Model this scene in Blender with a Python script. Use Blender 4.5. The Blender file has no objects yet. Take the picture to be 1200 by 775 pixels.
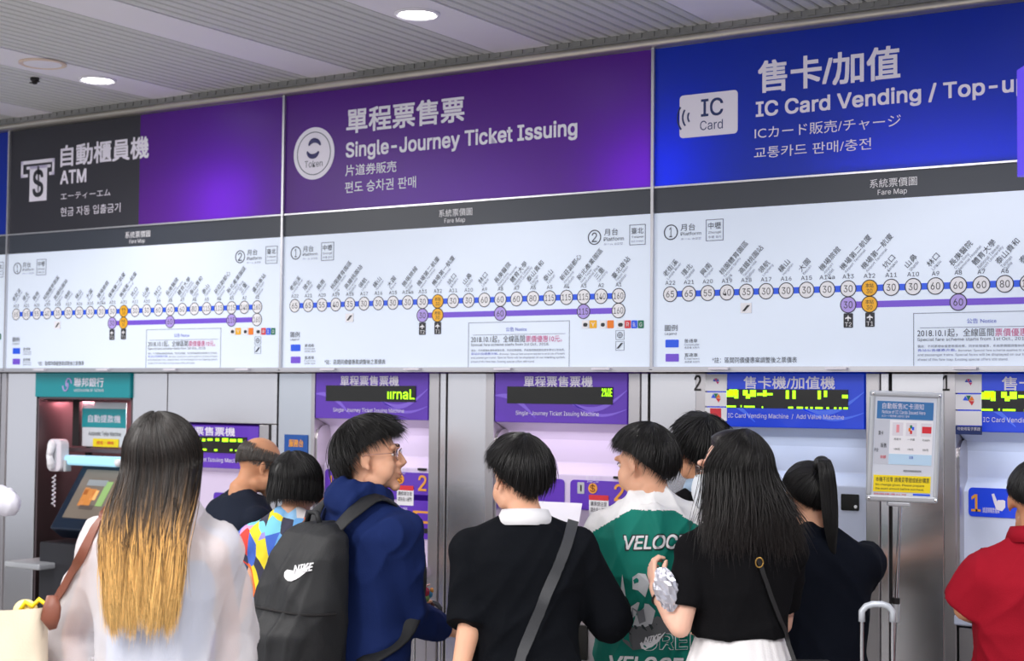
import bpy, bmesh, math, random
import numpy as np
from mathutils import Vector, Matrix
from mathutils.bvhtree import BVHTree

random.seed(7)
rng = np.random.default_rng(7)
SC = bpy.context.scene
COL = SC.collection
PI = math.pi

# ------------------------------------------------------------------ camera
YAW, PIT, ROL, FPX = .5718, .0418, .0092, 1791.2
CAM = Vector((0, -5.35, 1.78))
_F = Vector((-math.sin(YAW) * math.cos(PIT), math.cos(YAW) * math.cos(PIT), math.sin(PIT)))
_R0 = Vector((math.cos(YAW), math.sin(YAW), 0)); _U0 = _R0.cross(_F)
_R = _R0 * math.cos(ROL) + _U0 * math.sin(ROL); _U = -_R0 * math.sin(ROL) + _U0 * math.cos(ROL)
cam = bpy.data.objects.new('camera', bpy.data.cameras.new('camera')); COL.objects.link(cam)
cam.matrix_world = Matrix(((_R.x, _U.x, -_F.x, CAM.x), (_R.y, _U.y, -_F.y, CAM.y), (_R.z, _U.z, -_F.z, CAM.z), (0, 0, 0, 1)))
cam.data.sensor_width = 36; cam.data.lens = FPX / 1200 * 36
cam.data.dof.use_dof = True; cam.data.dof.focus_distance = 5.0; cam.data.dof.aperture_fstop = 4.0
cam.data.clip_end = 200
SC.camera = cam
SC.view_settings.view_transform = 'Standard'; SC.view_settings.look = 'None'
SC.view_settings.exposure = 0.1; SC.view_settings.gamma = 1.0

# ------------------------------------------------------------------ world and large lights
w = bpy.data.worlds.new('world'); SC.world = w; w.use_nodes = True
w.node_tree.nodes['Background'].inputs[0].default_value = (.86, .9, 1, 1)
w.node_tree.nodes['Background'].inputs[1].default_value = .8

def area(name, loc, sx, sy, power, color=(1, 1, 1), rot=(0, 0, 0)):
    l = bpy.data.lights.new(name, 'AREA'); l.shape = 'RECTANGLE'; l.size = sx; l.size_y = sy
    l.energy = power; l.color = color
    o = bpy.data.objects.new(name, l); o.location = loc; o.rotation_euler = rot; COL.objects.link(o); return o
for i, (x, y) in enumerate(((-5.8, -3.2), (-2.8, -4.6), (.2, -3.4), (-1.2, -7.6), (-5.0, -7.4), (-8.4, -5.2))):
    area('hall_light', (x, y, 3.14), .3, 2.6, 110, (1, .97, .95))

# ------------------------------------------------------------------ helpers
def ray(px, py): return _F + _R * ((px - 600) / FPX) - _U * ((py - 387.5) / FPX)
def onY(px, py, Y=0.0):
    d = ray(px, py); return CAM + d * ((Y - CAM.y) / d.y)
def onZ(px, py, Z):
    d = ray(px, py); return CAM + d * ((Z - CAM.z) / d.z)
def onD(px, py, D): return CAM + ray(px, py) * D

def lin(c):
    return tuple(((v / 255) / 12.92 if v / 255 <= .04045 else ((v / 255 + .055) / 1.055) ** 2.4) for v in c) + (1,)
MATS = {}
def mat(name, rgb, rough=.5, metal=0, emis=None, es=0, bump=0, bs=200, var=0, vs=6, coat=0, scale=(1, 1, 1), spec=.5, sheen=0):
    if name in MATS: return MATS[name]
    m = bpy.data.materials.new(name); m.use_nodes = True; MATS[name] = m
    nt = m.node_tree; b = nt.nodes['Principled BSDF']
    b.inputs['Base Color'].default_value = lin(rgb); b.inputs['Roughness'].default_value = rough
    b.inputs['Metallic'].default_value = metal; b.inputs['Coat Weight'].default_value = coat
    b.inputs['Specular IOR Level'].default_value = spec
    b.inputs['Sheen Weight'].default_value = sheen
    if emis: b.inputs['Emission Color'].default_value = lin(emis); b.inputs['Emission Strength'].default_value = es
    if bump or var:
        tc = nt.nodes.new('ShaderNodeTexCoord'); mp = nt.nodes.new('ShaderNodeMapping'); mp.inputs['Scale'].default_value = scale
        nt.links.new(tc.outputs['Object'], mp.inputs[0])
    if bump:
        n = nt.nodes.new('ShaderNodeTexNoise'); n.inputs['Scale'].default_value = bs; n.inputs['Detail'].default_value = 3
        bp = nt.nodes.new('ShaderNodeBump'); bp.inputs['Strength'].default_value = bump; bp.inputs['Distance'].default_value = .004
        nt.links.new(mp.outputs[0], n.inputs[0]); nt.links.new(n.outputs[0], bp.inputs['Height']); nt.links.new(bp.outputs[0], b.inputs['Normal'])
    if var:
        n = nt.nodes.new('ShaderNodeTexNoise'); n.inputs['Scale'].default_value = vs; n.inputs['Detail'].default_value = 4
        r = nt.nodes.new('ShaderNodeMapRange'); r.inputs[3].default_value = 1 - var; r.inputs[4].default_value = 1 + var
        mx = nt.nodes.new('ShaderNodeMix'); mx.data_type = 'RGBA'; mx.blend_type = 'MULTIPLY'; mx.inputs[0].default_value = 1
        mx.inputs[6].default_value = lin(rgb)
        nt.links.new(mp.outputs[0], n.inputs[0]); nt.links.new(n.outputs[0], r.inputs[0]); nt.links.new(r.outputs[0], mx.inputs[7])
        nt.links.new(mx.outputs[2], b.inputs['Base Color'])
    return m

def wm(o):
    m = o.matrix_basis.copy()
    while o.parent: o = o.parent; m = o.matrix_basis @ m
    return m
def props(o, label=None, cat=None, group=None, kind=None):
    for k, v in (('label', label), ('category', cat), ('group', group), ('kind', kind)):
        if v: o[k] = v
    return o
def thing(name, label, cat, loc=(0, 0, 0), rz=0, group=None):
    o = bpy.data.objects.new(name, None); o.location = loc; o.rotation_euler = (0, 0, rz); COL.objects.link(o)
    o.empty_display_size = .1
    o.matrix_basis = Matrix.Translation(loc) @ Matrix.Rotation(rz, 4, 'Z')
    return props(o, label, cat, group)
def addmesh(name, me, parent=None, world=True, label=None):
    if parent is not None and world: me.transform(wm(parent).inverted())
    o = bpy.data.objects.new(name, me); COL.objects.link(o); o.parent = parent
    if label: o['label'] = label
    return o

class MB:
    """mesh builder in world (or local) coordinates"""
    def __init__(s): s.v = []; s.f = []; s.m = []; s.cur = 0
    def add(s, vs, fs):
        b = len(s.v); s.v += [tuple(v) for v in vs]; s.f += [tuple(i + b for i in f) for f in fs]; s.m += [s.cur] * len(fs); return s
    def box(s, x0, x1, y0, y1, z0, z1):
        return s.add([(x0, y0, z0), (x1, y0, z0), (x1, y1, z0), (x0, y1, z0), (x0, y0, z1), (x1, y0, z1), (x1, y1, z1), (x0, y1, z1)],
                     [(0, 3, 2, 1), (4, 5, 6, 7), (0, 1, 5, 4), (1, 2, 6, 5), (2, 3, 7, 6), (3, 0, 4, 7)])
    def obox(s, c, ax, ay, az):
        c, ax, ay, az = map(Vector, (c, ax, ay, az))
        vs = [c + ax * i + ay * j + az * k for k in (-1, 1) for (i, j) in ((-1, -1), (1, -1), (1, 1), (-1, 1))]
        return s.add(vs, [(0, 3, 2, 1), (4, 5, 6, 7), (0, 1, 5, 4), (1, 2, 6, 5), (2, 3, 7, 6), (3, 0, 4, 7)])
    def prism(s, pts, d):
        """closed outline pts (3d), extruded by vector d"""
        n = len(pts); d = Vector(d); P = [Vector(p) for p in pts]
        return s.add(P + [p + d for p in P], [tuple(range(n))[::-1], tuple(range(n, 2 * n))] + [(i, (i + 1) % n, n + (i + 1) % n, n + i) for i in range(n)])
    def rrect(s, x0, x1, z0, z1, y0, y1, r=.01, k=5):
        """rounded rectangle plate facing -y"""
        pts = []
        for cx, cz, a0 in ((x1 - r, z1 - r, 0), (x0 + r, z1 - r, 90), (x0 + r, z0 + r, 180), (x1 - r, z0 + r, 270)):
            for i in range(k + 1):
                a = math.radians(a0 + 90 * i / k); pts.append((cx + r * math.cos(a), y1, cz + r * math.sin(a)))
        return s.prism(pts, (0, y0 - y1, 0))
    def disc(s, c, r, y0, y1, n=24, rz=None):
        pts = [(c[0] + r * math.cos(2 * PI * i / n), y1, c[1] + (rz or r) * math.sin(2 * PI * i / n)) for i in range(n)]
        return s.prism(pts, (0, y0 - y1, 0))
    def ring(s, c, r0, r1, y0, n=28, t=.001):
        vs = []; fs = []
        for i in range(n):
            a = 2 * PI * i / n
            for r, y in ((r0, y0 + t), (r0, y0), (r1, y0), (r1, y0 + t)): vs.append((c[0] + r * math.cos(a), y, c[1] + r * math.sin(a)))
        for i in range(n):
            j = (i + 1) % n
            for k in range(3): fs.append((4 * i + k, 4 * i + k + 1, 4 * j + k + 1, 4 * j + k))
        return s.add(vs, fs)
    def tube(s, pts, rad, n=10, flat=1.0, up=None, caps=True):
        P = [Vector(p) for p in pts]; rad = [rad] * len(P) if not hasattr(rad, '__len__') else list(rad)
        vs = []; fs = []; ref = Vector(up) if up else None
        for i, p in enumerate(P):
            t = (P[min(i + 1, len(P) - 1)] - P[max(i - 1, 0)]).normalized()
            if ref is None or abs(ref.normalized().dot(t)) > .98:
                ref = Vector((0, 0, 1)) if abs(t.z) < .9 else Vector((1, 0, 0))
            a = (ref - t * ref.dot(t)).normalized(); b = t.cross(a); ref = a if not up else Vector(up)
            for k in range(n):
                q = 2 * PI * k / n; vs.append(p + a * (rad[i] * flat * math.cos(q)) + b * (rad[i] * math.sin(q)))
        for i in range(len(P) - 1):
            for k in range(n):
                fs.append((i * n + k, i * n + (k + 1) % n, (i + 1) * n + (k + 1) % n, (i + 1) * n + k))
        if caps: fs += [tuple(range(n))[::-1], tuple((len(P) - 1) * n + k for k in range(n))]
        return s.add(vs, fs)
    def lathe(s, c, prof, n=24, axis='z'):
        vs = []; fs = []
        for r, h in prof:
            for k in range(n):
                a = 2 * PI * k / n
                vs.append((c[0] + r * math.cos(a), c[1] + r * math.sin(a), c[2] + h) if axis == 'z' else (c[0] + r * math.cos(a), c[1] + h, c[2] + r * math.sin(a)))
        for i in range(len(prof) - 1):
            for k in range(n): fs.append((i * n + k, i * n + (k + 1) % n, (i + 1) * n + (k + 1) % n, (i + 1) * n + k))
        fs += [tuple(range(n))[::-1], tuple((len(prof) - 1) * n + k for k in range(n))]
        return s.add(vs, fs)
    def ell(s, c, r, rot=None, nu=16, nv=10):
        vs = []; fs = []; c = Vector(c)
        R = rot if rot is not None else Matrix.Identity(3)
        for j in range(1, nv):
            ph = PI * j / nv
            for i in range(nu):
                a = 2 * PI * i / nu
                vs.append(c + R @ Vector((r[0] * math.sin(ph) * math.cos(a), r[1] * math.sin(ph) * math.sin(a), r[2] * math.cos(ph))))
        t = len(vs); vs += [c + R @ Vector((0, 0, r[2])), c + R @ Vector((0, 0, -r[2]))]
        for j in range(nv - 2):
            for i in range(nu): fs.append((j * nu + i, (j + 1) * nu + i, (j + 1) * nu + (i + 1) % nu, j * nu + (i + 1) % nu))
        for i in range(nu): fs += [(t, i, (i + 1) % nu), (t + 1, (nv - 2) * nu + (i + 1) % nu, (nv - 2) * nu + i)]
        return s.add(vs, fs)
    def limb(s, pts, rad, n=14):
        """tapered limb with round ends and joints"""
        P = [Vector(p) for p in pts]
        for i in range(len(P) - 1):
            m = [P[i].lerp(P[i + 1], t) for t in (0, .33, .66, 1)]; r = [rad[i] + (rad[i + 1] - rad[i]) * t for t in (0, .33, .66, 1)]
            s.tube(m, r, n)
        for p, r in zip(P, rad): s.ell(p, (r, r, r), nu=n, nv=8)
        return s
    def loft(s, rings, n=32, e=2.4):
        """rings: (z, a, b, yo, xo)"""
        vs = []; fs = []
        for z, a, b, yo, xo in rings:
            for k in range(n):
                q = 2 * PI * k / n; c, d = math.cos(q), math.sin(q)
                vs.append((xo + a * math.copysign(abs(c) ** (2 / e), c), yo + b * math.copysign(abs(d) ** (2 / e), d), z))
        for i in range(len(rings) - 1):
            for k in range(n): fs.append((i * n + k, i * n + (k + 1) % n, (i + 1) * n + (k + 1) % n, (i + 1) * n + k))
        fs += [tuple(range(n))[::-1], tuple((len(rings) - 1) * n + k for k in range(n))]
        return s.add(vs, fs)
    def mesh(s, name='mesh'):
        me = bpy.data.meshes.new(name); me.from_pydata(s.v, [], s.f); me.polygons.foreach_set('material_index', s.m)
        bm = bmesh.new(); bm.from_mesh(me); bmesh.ops.recalc_face_normals(bm, faces=bm.faces); bm.to_mesh(me); bm.free()
        return me
    def build(s, name, mats, parent=None, smooth=False, bevel=0, label=None, world=True):
        me = s.mesh(name)
        for m in (mats if isinstance(mats, (list, tuple)) else [mats]): me.materials.append(m)
        if smooth:
            me.polygons.foreach_set('use_smooth', [True] * len(me.polygons))
            if smooth == 'angle': me.set_sharp_from_angle(angle=math.radians(40))
        o = addmesh(name, me, parent, world, label)
        if bevel:
            b = o.modifiers.new('bevel', 'BEVEL'); b.width = bevel; b.segments = 2; b.limit_method = 'ANGLE'
        return o
def struct(o): o['kind'] = 'structure'; return o

# deferred lettering: text -> flat mesh fitted in a box of the wall plane
TQ = []
try: FONT = bpy.data.fonts.load(bpy.utils.system_resource('DATAFILES', path='fonts') + '/Inter.woff2')
except Exception: FONT = None
def text(s, x0, x1, z0, z1, y, m, part, parent, bold=0, rot=0, shear=0, label=None, aspect=False):
    """ink box x0..x1, z0..z1 on the plane y (facing -y); rot: rotated about (x0,z0)"""
    TQ.append(dict(s=s, box=(x0, x1, z0, z1), y=y, m=m, part=part, parent=parent, bold=bold, rot=rot, shear=shear, label=label, aspect=aspect))
def text_mesh_many(items):
    obs = []
    for it in items:
        c = bpy.data.curves.new('t', 'FONT'); c.body = it['s']; c.size = 1; c.resolution_u = 3; c.shear = it['shear']
        if FONT and all(ord(ch) < 0x250 for ch in it['s']): c.font = FONT
        o = bpy.data.objects.new('t', c); COL.objects.link(o); obs.append(o)
    dg = bpy.context.evaluated_depsgraph_get(); dg.update()
    out = []
    for o in obs:
        me = bpy.data.meshes.new_from_object(o.evaluated_get(dg))
        n = len(me.vertices); co = np.empty(n * 3); me.vertices.foreach_get('co', co); co = co.reshape(-1, 3)
        out.append((co, [tuple(p.vertices) for p in me.polygons])); bpy.data.meshes.remove(me)
        c = o.data; bpy.data.objects.remove(o); bpy.data.curves.remove(c)
    return out
def flush_text():
    res = text_mesh_many(TQ); groups = {}
    for it, (co, fs) in zip(TQ, res):
        if len(co) == 0: continue
        x0, x1, z0, z1 = it['box']; mn, mx = co.min(0), co.max(0); d = np.maximum(mx - mn, 1e-6)
        sx, sz = (x1 - x0) / d[0], (z1 - z0) / d[1]
        if it['aspect']: sx = min(sx, sz * 1.0) if it['aspect'] is True else sz * it['aspect']
        u = (co[:, 0] - mn[0]) * sx; v = (co[:, 1] - mn[1]) * sz; a = it['rot']
        P = np.stack([x0 + u * math.cos(a) - v * math.sin(a), np.full(len(u), it['y']), z0 + u * math.sin(a) + v * math.cos(a)], 1)
        big = (z1 - z0) > .035 or it['parent'] is wall
        k = (it['part'], id(it['parent']), it['m'].name, it['s'] if big else '')
        it['small'] = not big
        g = groups.setdefault(k, [it, [], [], 0])
        d = it['bold'] * (z1 - z0) * .9
        for q, (ox, oz) in enumerate(((0, 0), (-d, -d), (d, -d), (-d, d), (d, d)) if d > .0004 else ((0, 0),)):
            Q = P.copy(); Q[:, 0] += ox; Q[:, 2] += oz; Q[:, 1] -= q * .00012
            g[1].append(Q); g[2] += [tuple(i + g[3] for i in f) for f in fs]; g[3] += len(P)
    for it, Ps, fs, n in groups.values():
        me = bpy.data.meshes.new(it['part']); me.from_pydata(np.concatenate(Ps).tolist(), [], fs); me.materials.append(it['m'])
        o = addmesh(it['part'], me, it['parent'], True, it['label'])
        o['kind'] = 'stuff'
    TQ.clear()

# ------------------------------------------------------------------ materials
def steel_mat(name, rgb, rough, sc):
    m = mat(name, rgb, rough, 1, bump=.03, bs=60, scale=sc); nt = m.node_tree; b = nt.nodes['Principled BSDF']
    b.inputs['Anisotropic'].default_value = .4
    return m
M_steel = steel_mat('brushed_steel', (236, 234, 236), .26, (1, 1, 12))
M_steel2 = steel_mat('satin_steel', (204, 200, 202), .34, (12, 1, 1))
M_pole = mat('polished_pole', (215, 215, 218), .25, 1)
M_dark = mat('dark_gap', (28, 26, 28), .7)
M_slat = mat('ceiling_slat_grey', (212, 214, 212), .5, 0, var=.04)
M_strip = mat('ceiling_strip_white', (240, 238, 246), .5)
M_bead = mat('bead_metal', (205, 200, 190), .3, .7)
M_trim = mat('trim_grey', (150, 150, 148), .45, .4)
M_white = mat('white_plastic', (226, 222, 232), .4)
M_whiteb = mat('white_print', (240, 240, 246), .5)
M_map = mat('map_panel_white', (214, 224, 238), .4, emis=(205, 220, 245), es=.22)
M_titl = mat('title_strip_grey', (54, 60, 72), .4)
M_purp = mat('sign_purple', (96, 34, 146), .36, emis=(96, 34, 146), es=.07)
M_black = mat('sign_charcoal', (44, 44, 54), .36)
M_blue = mat('sign_blue', (12, 54, 170), .36, emis=(12, 54, 170), es=.08)
for m_ in (M_purp, M_blue):
    nt_ = m_.node_tree; pb_ = nt_.nodes['Principled BSDF']; tl_ = nt_.nodes.new('ShaderNodeBsdfTranslucent'); mx_ = nt_.nodes.new('ShaderNodeMixShader'); mx_.inputs[0].default_value = .4
    tl_.inputs[0].default_value = lin((165, 60, 235)) if m_ is M_purp else lin((20, 90, 255))
    nt_.links.new(pb_.outputs[0], mx_.inputs[1]); nt_.links.new(tl_.outputs[0], mx_.inputs[2]); nt_.links.new(mx_.outputs[0], nt_.nodes['Material Output'].inputs[0])
M_ink = mat('ink_black', (40, 42, 50), .5)
M_inkg = mat('ink_grey', (110, 116, 130), .5)
M_lblue = mat('line_blue', (26, 84, 226), .4, emis=(26, 84, 226), es=.12)
M_lpurp = mat('line_purple', (112, 76, 206), .4, emis=(112, 76, 206), es=.12)
M_lilac = mat('circle_lilac', (180, 160, 235), .4)
M_yel = mat('circle_yellow', (245, 180, 20), .4)
M_mag = mat('ink_magenta', (200, 40, 120), .5)
M_red = mat('print_red', (220, 45, 60), .5)
M_org = mat('print_orange', (245, 130, 30), .5)
M_grn = mat('print_green', (20, 120, 90), .5)
M_inkb = mat('ink_blue', (60, 80, 190), .5)
M_mpur = mat('machine_purple', (88, 44, 172), .35, coat=.3, emis=(88, 44, 172), es=.18)
M_mpur2 = mat('machine_purple_light', (124, 92, 208), .35, coat=.3, emis=(124, 92, 208), es=.18)
M_mblue = mat('machine_blue', (16, 62, 214), .35, coat=.3, emis=(16, 62, 214), es=.18)
M_mblue2 = mat('machine_blue_light', (70, 110, 240), .35, coat=.3, emis=(70, 110, 240), es=.18)
M_led = mat('led_lime', (170, 255, 20), .5, emis=(170, 255, 20), es=1.2)
M_ledbg = mat('led_window', (30, 30, 28), .25)
M_teal = mat('teal_header', (0, 136, 146), .35, coat=.3, emis=(0, 136, 146), es=.15)
M_gold = mat('digit_gold', (240, 165, 60), .4)
M_ypap = mat('yellow_label', (250, 224, 30), .5)
M_lab = mat('label_lavender', (225, 215, 250), .5)
M_grey = mat('frame_grey', (196, 200, 206), .4, .3)

# ------------------------------------------------------------------ floor, ceiling, walls
def tile_floor():
    fl = struct(MB().box(-16, 8, -16, .6, -.08, -.004).build('floor', mat('floor_grout', (96, 94, 92), .6)))
    tm = mat('floor_tile', (160, 156, 154), .2, var=.08, vs=3, coat=.2)
    me = MB().box(-.297, .297, -.297, .297, -.02, 0).mesh('tile'); me.materials.append(tm)
    for i in range(16):
        for j in range(14):
            o = bpy.data.objects.new('tile', me); o.location = (-8.7 + .6 * i, -.3 - .6 * j, 0); COL.objects.link(o); o.parent = fl
tile_floor()
ZC = 3.19
ceil = struct(MB().box(-16, 8, -16, .6, ZC + .06, ZC + .12).build('ceiling', mat('ceiling_void', (70, 70, 70), .8)))
strip_me = MB().box(0, .265, -10.5, -.1, ZC - .002, ZC + .02).mesh('ceiling_strip'); strip_me.materials.append(M_strip)
slat_me = MB().prism([(0, 0, ZC), (.036, 0, ZC), (.04, 0, ZC + .006), (.04, 0, ZC + .03), (-.004, 0, ZC + .03), (-.004, 0, ZC + .006)], (0, -10.4, 0)).mesh('slat'); slat_me.materials.append(M_slat)
for b in range(-5, 8):
    xs = -3.455 + .985 * b
    o = bpy.data.objects.new('ceiling_strip', strip_me); o.location = (xs, 0, 0); COL.objects.link(o); o.parent = ceil
    for k in range(13):
        o = bpy.data.objects.new('slat', slat_me); o.location = (xs + .277 + k * .0548, -.1, 0); COL.objects.link(o); o.parent = ceil
wall = struct(MB().box(-16, 8, .5, .6, 0, 3.3).build('wall_back', mat('wall_dark', (60, 58, 60), .7)))
struct(MB().box(-16, 8, -.085, -.02, 3.13, 3.25).build('wall_soffit', M_trim))
# grooved trim and rounded bead over the signs
t = MB()
t.box(-10, 2, -.13, -.085, 3.162, 3.196)
struct(t.build('trim_1', M_trim))
t = MB(); prof = []
for i in range(9):
    a = -PI / 2 + PI * i / 8; prof.append((-10, -.125 - .018 * math.cos(a), 3.146 + .016 * math.sin(a)))
t.prism(prof + [(-10, -.09, 3.162), (-10, -.09, 3.130)], (12, 0, 0)); struct(t.build('trim_2', M_bead, smooth='angle'))
t = MB()
for k in range(200): t.box(-8.5 + k * .0548, -8.5 + k * .0548 + .03, -.135, -.13, 3.17, 3.193)
o = t.build('grooved_edge', M_trim, bpy.data.objects['trim_1']); o['kind'] = 'stuff'
struct(MB().box(-10, 2, -.11, .5, 1.872, 1.8785).build('trim_3', M_steel2))

# downlights
def downlight(x, y, lit, label, r=.085):
    t = thing('downlight' if lit else 'ceiling_speaker', label, 'light' if lit else 'speaker', (x, y, ZC), 0, None)
    m = MB(); m.lathe((x, y, ZC), [(r, -.003), (r, -.009), (r - .008, -.012), (r - .02, -.006), (r - .02, -.004)], 32)
    m.build('rim', M_strip if lit else mat('speaker_ring', (225, 205, 190), .5), t, smooth='angle')
    m = MB(); m.lathe((x, y, ZC), [(r - .02, -.004), (r - .02, -.009), (r - .03, -.010)], 32)
    m.build('diffuser' if lit else 'grille', mat('lamp_white', (255, 255, 255), .5, emis=(255, 252, 248), es=14) if lit else M_strip, t, smooth='angle')
    if lit:
        l = bpy.data.lights.new('downlight_beam', 'SPOT'); l.energy = 26; l.spot_size = 2.2; l.spot_blend = .8; l.shadow_soft_size = .06; l.color = (1, .97, .94)
        lo = bpy.data.objects.new('downlight_beam', l); lo.location = (x, y, ZC - .02); COL.objects.link(lo)
downlight(-5.30, -.60, True, 'small lit round downlight in the ceiling strip above the ATM sign')
downlight(-3.34, -.83, True, 'larger lit round downlight above the single-journey sign')
downlight(-5.24, -.96, False, 'unlit cream-rimmed round ceiling speaker beside the far downlight', .1)
for i, (x, y) in enumerate(((-1.36, -.8), (-.38, -1.6), (-3.34, -3.2), (-5.3, -3.2), (-1.36, -3.2))):
    downlight(x, y, True, 'lit round downlight in the hall ceiling outside the picture, row %s' % 'abcde'[i])
m = MB(); m.lathe((-5.53, -.76, ZC - .03), [(.004, 0), (.012, .004), (.012, .012), (.02, .02), (.02, .03)], 12)
m.box(-5.56, -5.50, -.765, -.755, ZC - .022, ZC - .018)
props(m.build('sprinkler_head', M_dark), 'small dark sprinkler head on the slatted ceiling beside the speaker', 'sprinkler')

# ------------------------------------------------------------------ sign boards
SY = -.10; PW = 1.8845; X2 = -4.6175
Z_top, Z_pb, Z_mt, Z_bot = 3.1275, 2.5845, 2.4846, 1.8815
M_frame = mat('sign_frame_steel', (200, 200, 206), .3, .8)
def S(px, py): p = onY(px, py, SY); return p.x, p.z
def L2(px, py): x, z = S(px, py); return x - X2, z
def c5(x, y): return L2(320 + x / 2.609, 220 + y / 2.609)
def map_text(par, X, s, a, b, m, part='map_lettering', **k):
    u0, u1 = c5(*a)[0], c5(*b)[0]
    wide_low = b[0] - a[0] > 60 and a[1] > 400
    z1 = c5(*a)[1] if wide_low else c5(b[0], a[1])[1]; z0 = c5(a[0], b[1])[1]
    text(s, X + u0, X + u1, min(z0, z1), max(z0, z1), SY - .0022, m, part, par, **k)

STN = [('A22', '65', '老街溪', 'Laojie River'), ('A21', '65', '環北', 'Huanbei'), ('A20', '55', '興南', 'Xingnan'), ('A19', '40', '桃園體育園區', 'Taoyuan Sports Park'),
       ('A18', '35', '高鐵桃園站', 'Taoyuan HSR Station'), ('A17', '30', '領航', 'Linghang'), ('A16', '30', '橫山', 'Hengshan'), ('A15', '30', '大園', 'Dayuan'),
       ('A14a', '30', '機場旅館', 'Airport Hotel'), ('A13', '30', '機場第二航廈', 'Airport Terminal 2'), ('A12', '本站', '機場第一航廈', 'Airport Terminal 1'), ('A11', '30', '坑口', 'Kengkou'),
       ('A10', '30', '山鼻', 'Shanbi'), ('A9', '60', '林口', 'Linkou'), ('A8', '60', '長庚醫院', 'Chang Gung Memorial Hospital'), ('A7', '60', '體育大學', 'National Taiwan Sport University'),
       ('A6', '80', '泰山貴和', 'Taishan Guihe'), ('A5', '115', '泰山', 'Taishan'), ('A4', '115', '新莊副都心', 'Xinzhuang Fuduxin'),
       ('A3', '115', '新北產業園區', 'New Taipei Industrial Park'), ('A2', '140', '三重', 'Sanchong'), ('A1', '160', '臺北車站', 'Taipei Main Station')]
ZL = 1.78 + .3899; ZP = ZL - .058; U0, DU = .0756, .079; RC = .0305
def fare_map(par, X, i0=0, i1=22):
    y = SY - .001
    x = lambda i: X + U0 + DU * i
    MB().box(x(i0), x(i1 - 1), y, y + .001, ZL - .0115, ZL + .0115).build('route_line', M_lblue, par, label='blue commuter route line')
    if i1 > 12: MB().box(x(9), x(i1 - 1), y, y + .001, ZP - .0115, ZP + .0115).build('route_line', M_lpurp, par, label='purple express route line')
    for i in range(i0, i1):
        n, fare, zh, en = STN[i]
        hub = n == 'A12'
        o = MB().disc((x(i), ZL), RC, y - .0006, y, 24).build('station_marker', M_yel if hub else M_whiteb, par, label='yellow station circle' if hub else None)
        MB().ring((x(i), ZL), RC - .0035, RC, y - .0008).build('marker_ring', M_ink, o)
        two = [(0, ZL)]
        if n in ('A13', 'A12', 'A8', 'A3', 'A1'):
            o = MB().disc((x(i), ZP), RC, y - .0006, y, 24).build('station_marker', M_yel if hub else M_whiteb if n == 'A1' else M_lilac, par, label='yellow station circle' if hub else 'lilac express station circle')
            MB().ring((x(i), ZP), RC - .0035, RC, y - .0008).build('marker_ring', M_ink, o); two.append((0, ZP))
        for _, zz in two:
            if hub:
                text('本站', x(i) - .015, x(i) + .015, zz + .001, zz + .017, y - .0012, M_ink, 'fare_lettering', par)
                text('30', x(i) - .011, x(i) + .011, zz - .018, zz - .003, y - .0012, M_ink, 'fare_lettering', par)
            else:
                hw = .021 if len(fare) == 3 else .0165
                text(fare, x(i) - hw, x(i) + hw, zz - .0125, zz + .0125, y - .0012, M_ink, 'fare_lettering', par, bold=.005)
        hw = .008 * len(n) - .003
        text(n, x(i) - hw, x(i) + hw, ZL + RC + .006, ZL + RC + .021, y - .0012, M_ink, 'map_lettering', par, bold=.006)
        a = math.radians(47); zz = ZL + RC + .034
        text(zh, x(i) - .018, x(i) - .018 + .026 * len(zh), zz, zz + .0235, y - .0012, M_ink, 'map_lettering', par, rot=a)
        words = en.split(); lines = [en] if len(en) < 13 else [' '.join(words[:(len(words) + 1) // 2]), ' '.join(words[(len(words) + 1) // 2:])]
        for k, l in enumerate(lines):
            d = -.016 - k * .014
            text(l, x(i) - .018 - d * math.sin(a), x(i) - .018 - d * math.sin(a) + .0068 * len(l), zz + d * math.cos(a), zz + d * math.cos(a) + .012, y - .0012, M_inkg, 'map_small_lettering', par, rot=a)
def icon_box(par, X, a, b, m, nm, lbl, y=SY - .001):
    (u0, z1), (u1, z0) = c5(*a), c5(*b); MB().rrect(X + u0, X + u1, z0, z1, y - .0008, y, .003, 3).build(nm, m, par, label=lbl)
    return X + u0, X + u1, z0, z1
def outline(par, X, a, b, m, nm, lbl=None, t=.0025):
    (u0, z1), (u1, z0) = c5(*a), c5(*b); y0, y1 = SY - .0015, SY - .0005; M = MB()
    M.box(X + u0, X + u1, y0, y1, z1 - t, z1).box(X + u0, X + u1, y0, y1, z0, z0 + t).box(X + u0, X + u0 + t, y0, y1, z0, z1).box(X + u1 - t, X + u1, y0, y1, z0, z1)
    M.build(nm, m, par, label=lbl)
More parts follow.
